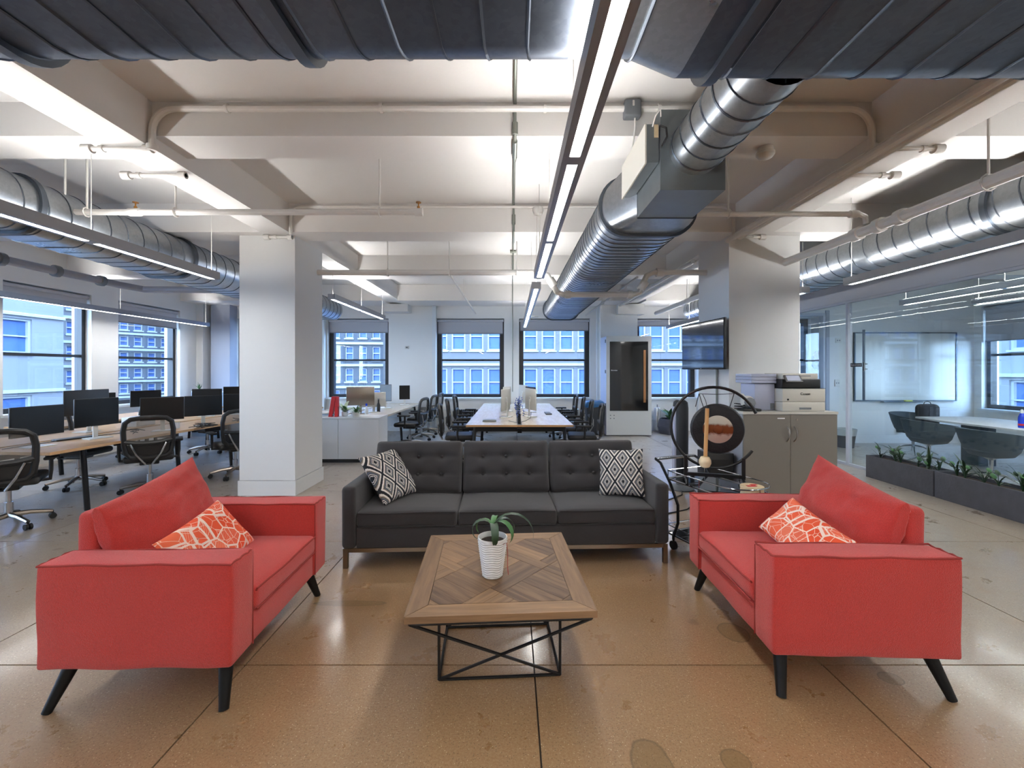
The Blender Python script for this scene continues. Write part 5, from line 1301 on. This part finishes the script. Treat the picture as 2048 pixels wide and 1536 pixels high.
for (dx, m_) in ((-.012, 'red_paint'), (.006, 'black_plastic'), (.015, 'black_plastic')): MB().tube([(dx * .4, 0, .008), (dx * 1.6, .004, .125)], .004, 5).build('pen', m_, cupp)
lt = T('laptop', 'open dark laptop on the meeting table', 'laptop', (7.05, 5.55, .6505), -1.25); MB().sbox((0, -.02, .008), (.36, .24, .014), .005, 1).build('keyboard_base', 'black_plastic', lt)
mb = MB(); mb.box(-.18, -.004, 0, .18, .004, .25); mb.xf(Mx.Translation((0, .10, .014)) @ Mx.Rotation(R(-18), 4, 'X')); mb.build('lid', 'black_plastic', lt, 0)
wb = T('whiteboard', 'wall mounted whiteboard with dark rim in the glass room', 'whiteboard', (PX(1706, MY), MY - .03, PZ(802, MY)))
ww, wh = PX(1910, MY) - PX(1706, MY), PZ(665, MY) - PZ(802, MY)
MB().box(.02, .0, .02, ww - .02, .02, wh - .02).build('board', 'white_board', wb, 0)
mb = MB(); mb.box(0, -.01, 0, .02, .028, wh); mb.box(ww - .02, -.01, 0, ww, .028, wh); mb.box(.02, -.01, 0, ww - .02, .028, .02); mb.box(.02, -.01, wh - .02, ww - .02, .028, wh); mb.build('rim', 'board_rim', wb, 0)
MB().box(.5, -.07, -.02, 1.25, .0, -.005).build('pen_tray', 'board_rim', wb, 0)
er = T('board_eraser', 'yellow cloth lying on the whiteboard tray', 'eraser', (PX(1706, MY) + 1.0, MY - .065, PZ(802, MY) - .0045)); MB().sbox((0, 0, .012), (.14, .045, .024), .01, 2).build('pad', 'yellow', er)
wbk = T('waste_basket', 'dark waste basket with clear liner under the whiteboard', 'bin', (6.05, 7.72, 0)); MB().lathe([(.13, 0), (.165, .30), (.16, .30), (.125, .01)], seg=24).build('basket', 'bin_dark', wbk); MB().lathe([(.160, .22), (.174, .30), (.178, .335), (.165, .34), (.155, .25)], seg=24).build('liner', 'bag_clear', wbk)
wb2 = T('waste_basket', 'grey waste basket beside the glass door post', 'bin', (5.55, 7.85, 0)); MB().lathe([(.13, 0), (.165, .30), (.16, .30), (.125, .01)], seg=24).build('basket', 'grey_box', wb2); MB().lathe([(.167, .27), (.172, .32), (.165, .325), (.155, .27)], seg=24).build('liner', 'bag_clear', wb2)
for (px, py, w_, h_, lb) in ((1674, 766, .10, .13, 'white wall outlet plate beside the whiteboard'), (1676, 681, .11, .09, 'small white wall controller beside the glass panel')):
    r = T('wall_plate', lb, 'wall plate', (PX(px, MY), MY - .008, PZ(py, MY))); MB().sbox((0, 0, 0), (w_, .014, h_), .004, 1).build('plate', 'white_plastic', r); MB().box(-.03, -.0085, -.012, -.01, -.0072, .012).build('socket', 'grey_box', r, 0); MB().box(.01, -.0085, -.012, .03, -.0072, .012).build('socket', 'grey_box', r, 0)
r = T('wall_socket', 'black box on the wall behind the left tub chair', 'socket', (PX(1798, MY), MY - .03, PZ(860, MY))); MB().sbox((0, 0, 0), (.12, .05, .07), .006, 1).build('box', 'black_plastic', r)
ns = T('room_sign', 'small black name sign stuck on the glass door edge', 'sign', (GX - .010, 6.10, PZ(730, 6.15)), -pi / 2)
MB().box(-.10, -.003, -.026, .10, .001, .026).build('plate', 'black_ink', ns, 0); text('Statue of Liberty', .027, 'white_ink', ns, (0, -.0042, 0), (pi / 2, 0, 0))
dh = T('door_handle_bar', 'long vertical dark pull handle on the glass door', 'handle', (GX - .05, 5.92, 0)); 
for (z0, z1) in ((PZ(724, 5.95), PZ(660, 5.95)), (PZ(800, 5.95), PZ(742, 5.95))): MB().box(-.01, -.012, z0, .01, .012, z1).build('bar', 'board_rim', dh, 0)
for z in (PZ(728, 5.95), PZ(738, 5.95)): MB().box(.011, -.012, z - .008, .042, .012, z + .008).build('bracket', 'chrome', dh, 0)
MB().box(-.01, -.012, PZ(741.8, 5.95), .01, .012, PZ(724.2, 5.95)).build('grip', 'chrome', dh, 0)
def hexp(px, py, rr, m_, lb):
    y = YB - .03; r = T('hexagon_panel', lb, 'wall panel', (PX(px, y), y, PZ(py, y))); mb = MB(); mb.prism([(rr * cos(t * pi / 3), rr * sin(t * pi / 3)) for t in range(6)], -.012, .012); mb.xf(Mx.Rotation(pi / 2, 4, 'X')); mb.build('panel', m_, r, 0)
hexp(1637, 711, .125, 'hex_red', 'red hexagon wall panel, left one seen through the glass'); hexp(1653, 699, .12, 'hex_black', 'black hexagon wall panel at the top of the cluster')
hexp(1634, 731, .12, 'hex_grey', 'blue grey hexagon wall panel below the red one'); hexp(1652, 722, .12, 'hex_red', 'red hexagon wall panel in the middle of the cluster'); hexp(1651, 742, .115, 'hex_red', 'red hexagon wall panel at the bottom of the cluster')

# ------------------------------------------------------------------ groups of repeats
GR = {'office_chair': 'mesh office chairs', 'monitor': 'desk monitors', 'pendant_light': 'pendant strip lights', 'roller_blind': 'grey roller blinds', 'tub_chair': 'tub chairs in the glass room',
      'hexagon_panel': 'hexagon wall panels', 'concrete_planter': 'concrete planters along the glass', 'pipe_stub': 'pipe stubs under the long beams', 'sprinkler': 'brass sprinkler heads',
      'book': 'books on the white cabinet', 'bench_desk': 'bench desks', 'throw_pillow': 'throw pillows', 'smoke_detector': 'ceiling detectors', 'waste_basket': 'waste baskets in the glass room'}
for o in COL.objects:
    k = o.name.split('.')[0]
    if o.parent is None and k in GR and 'group' not in o.keys(): o['group'] = GR[k]
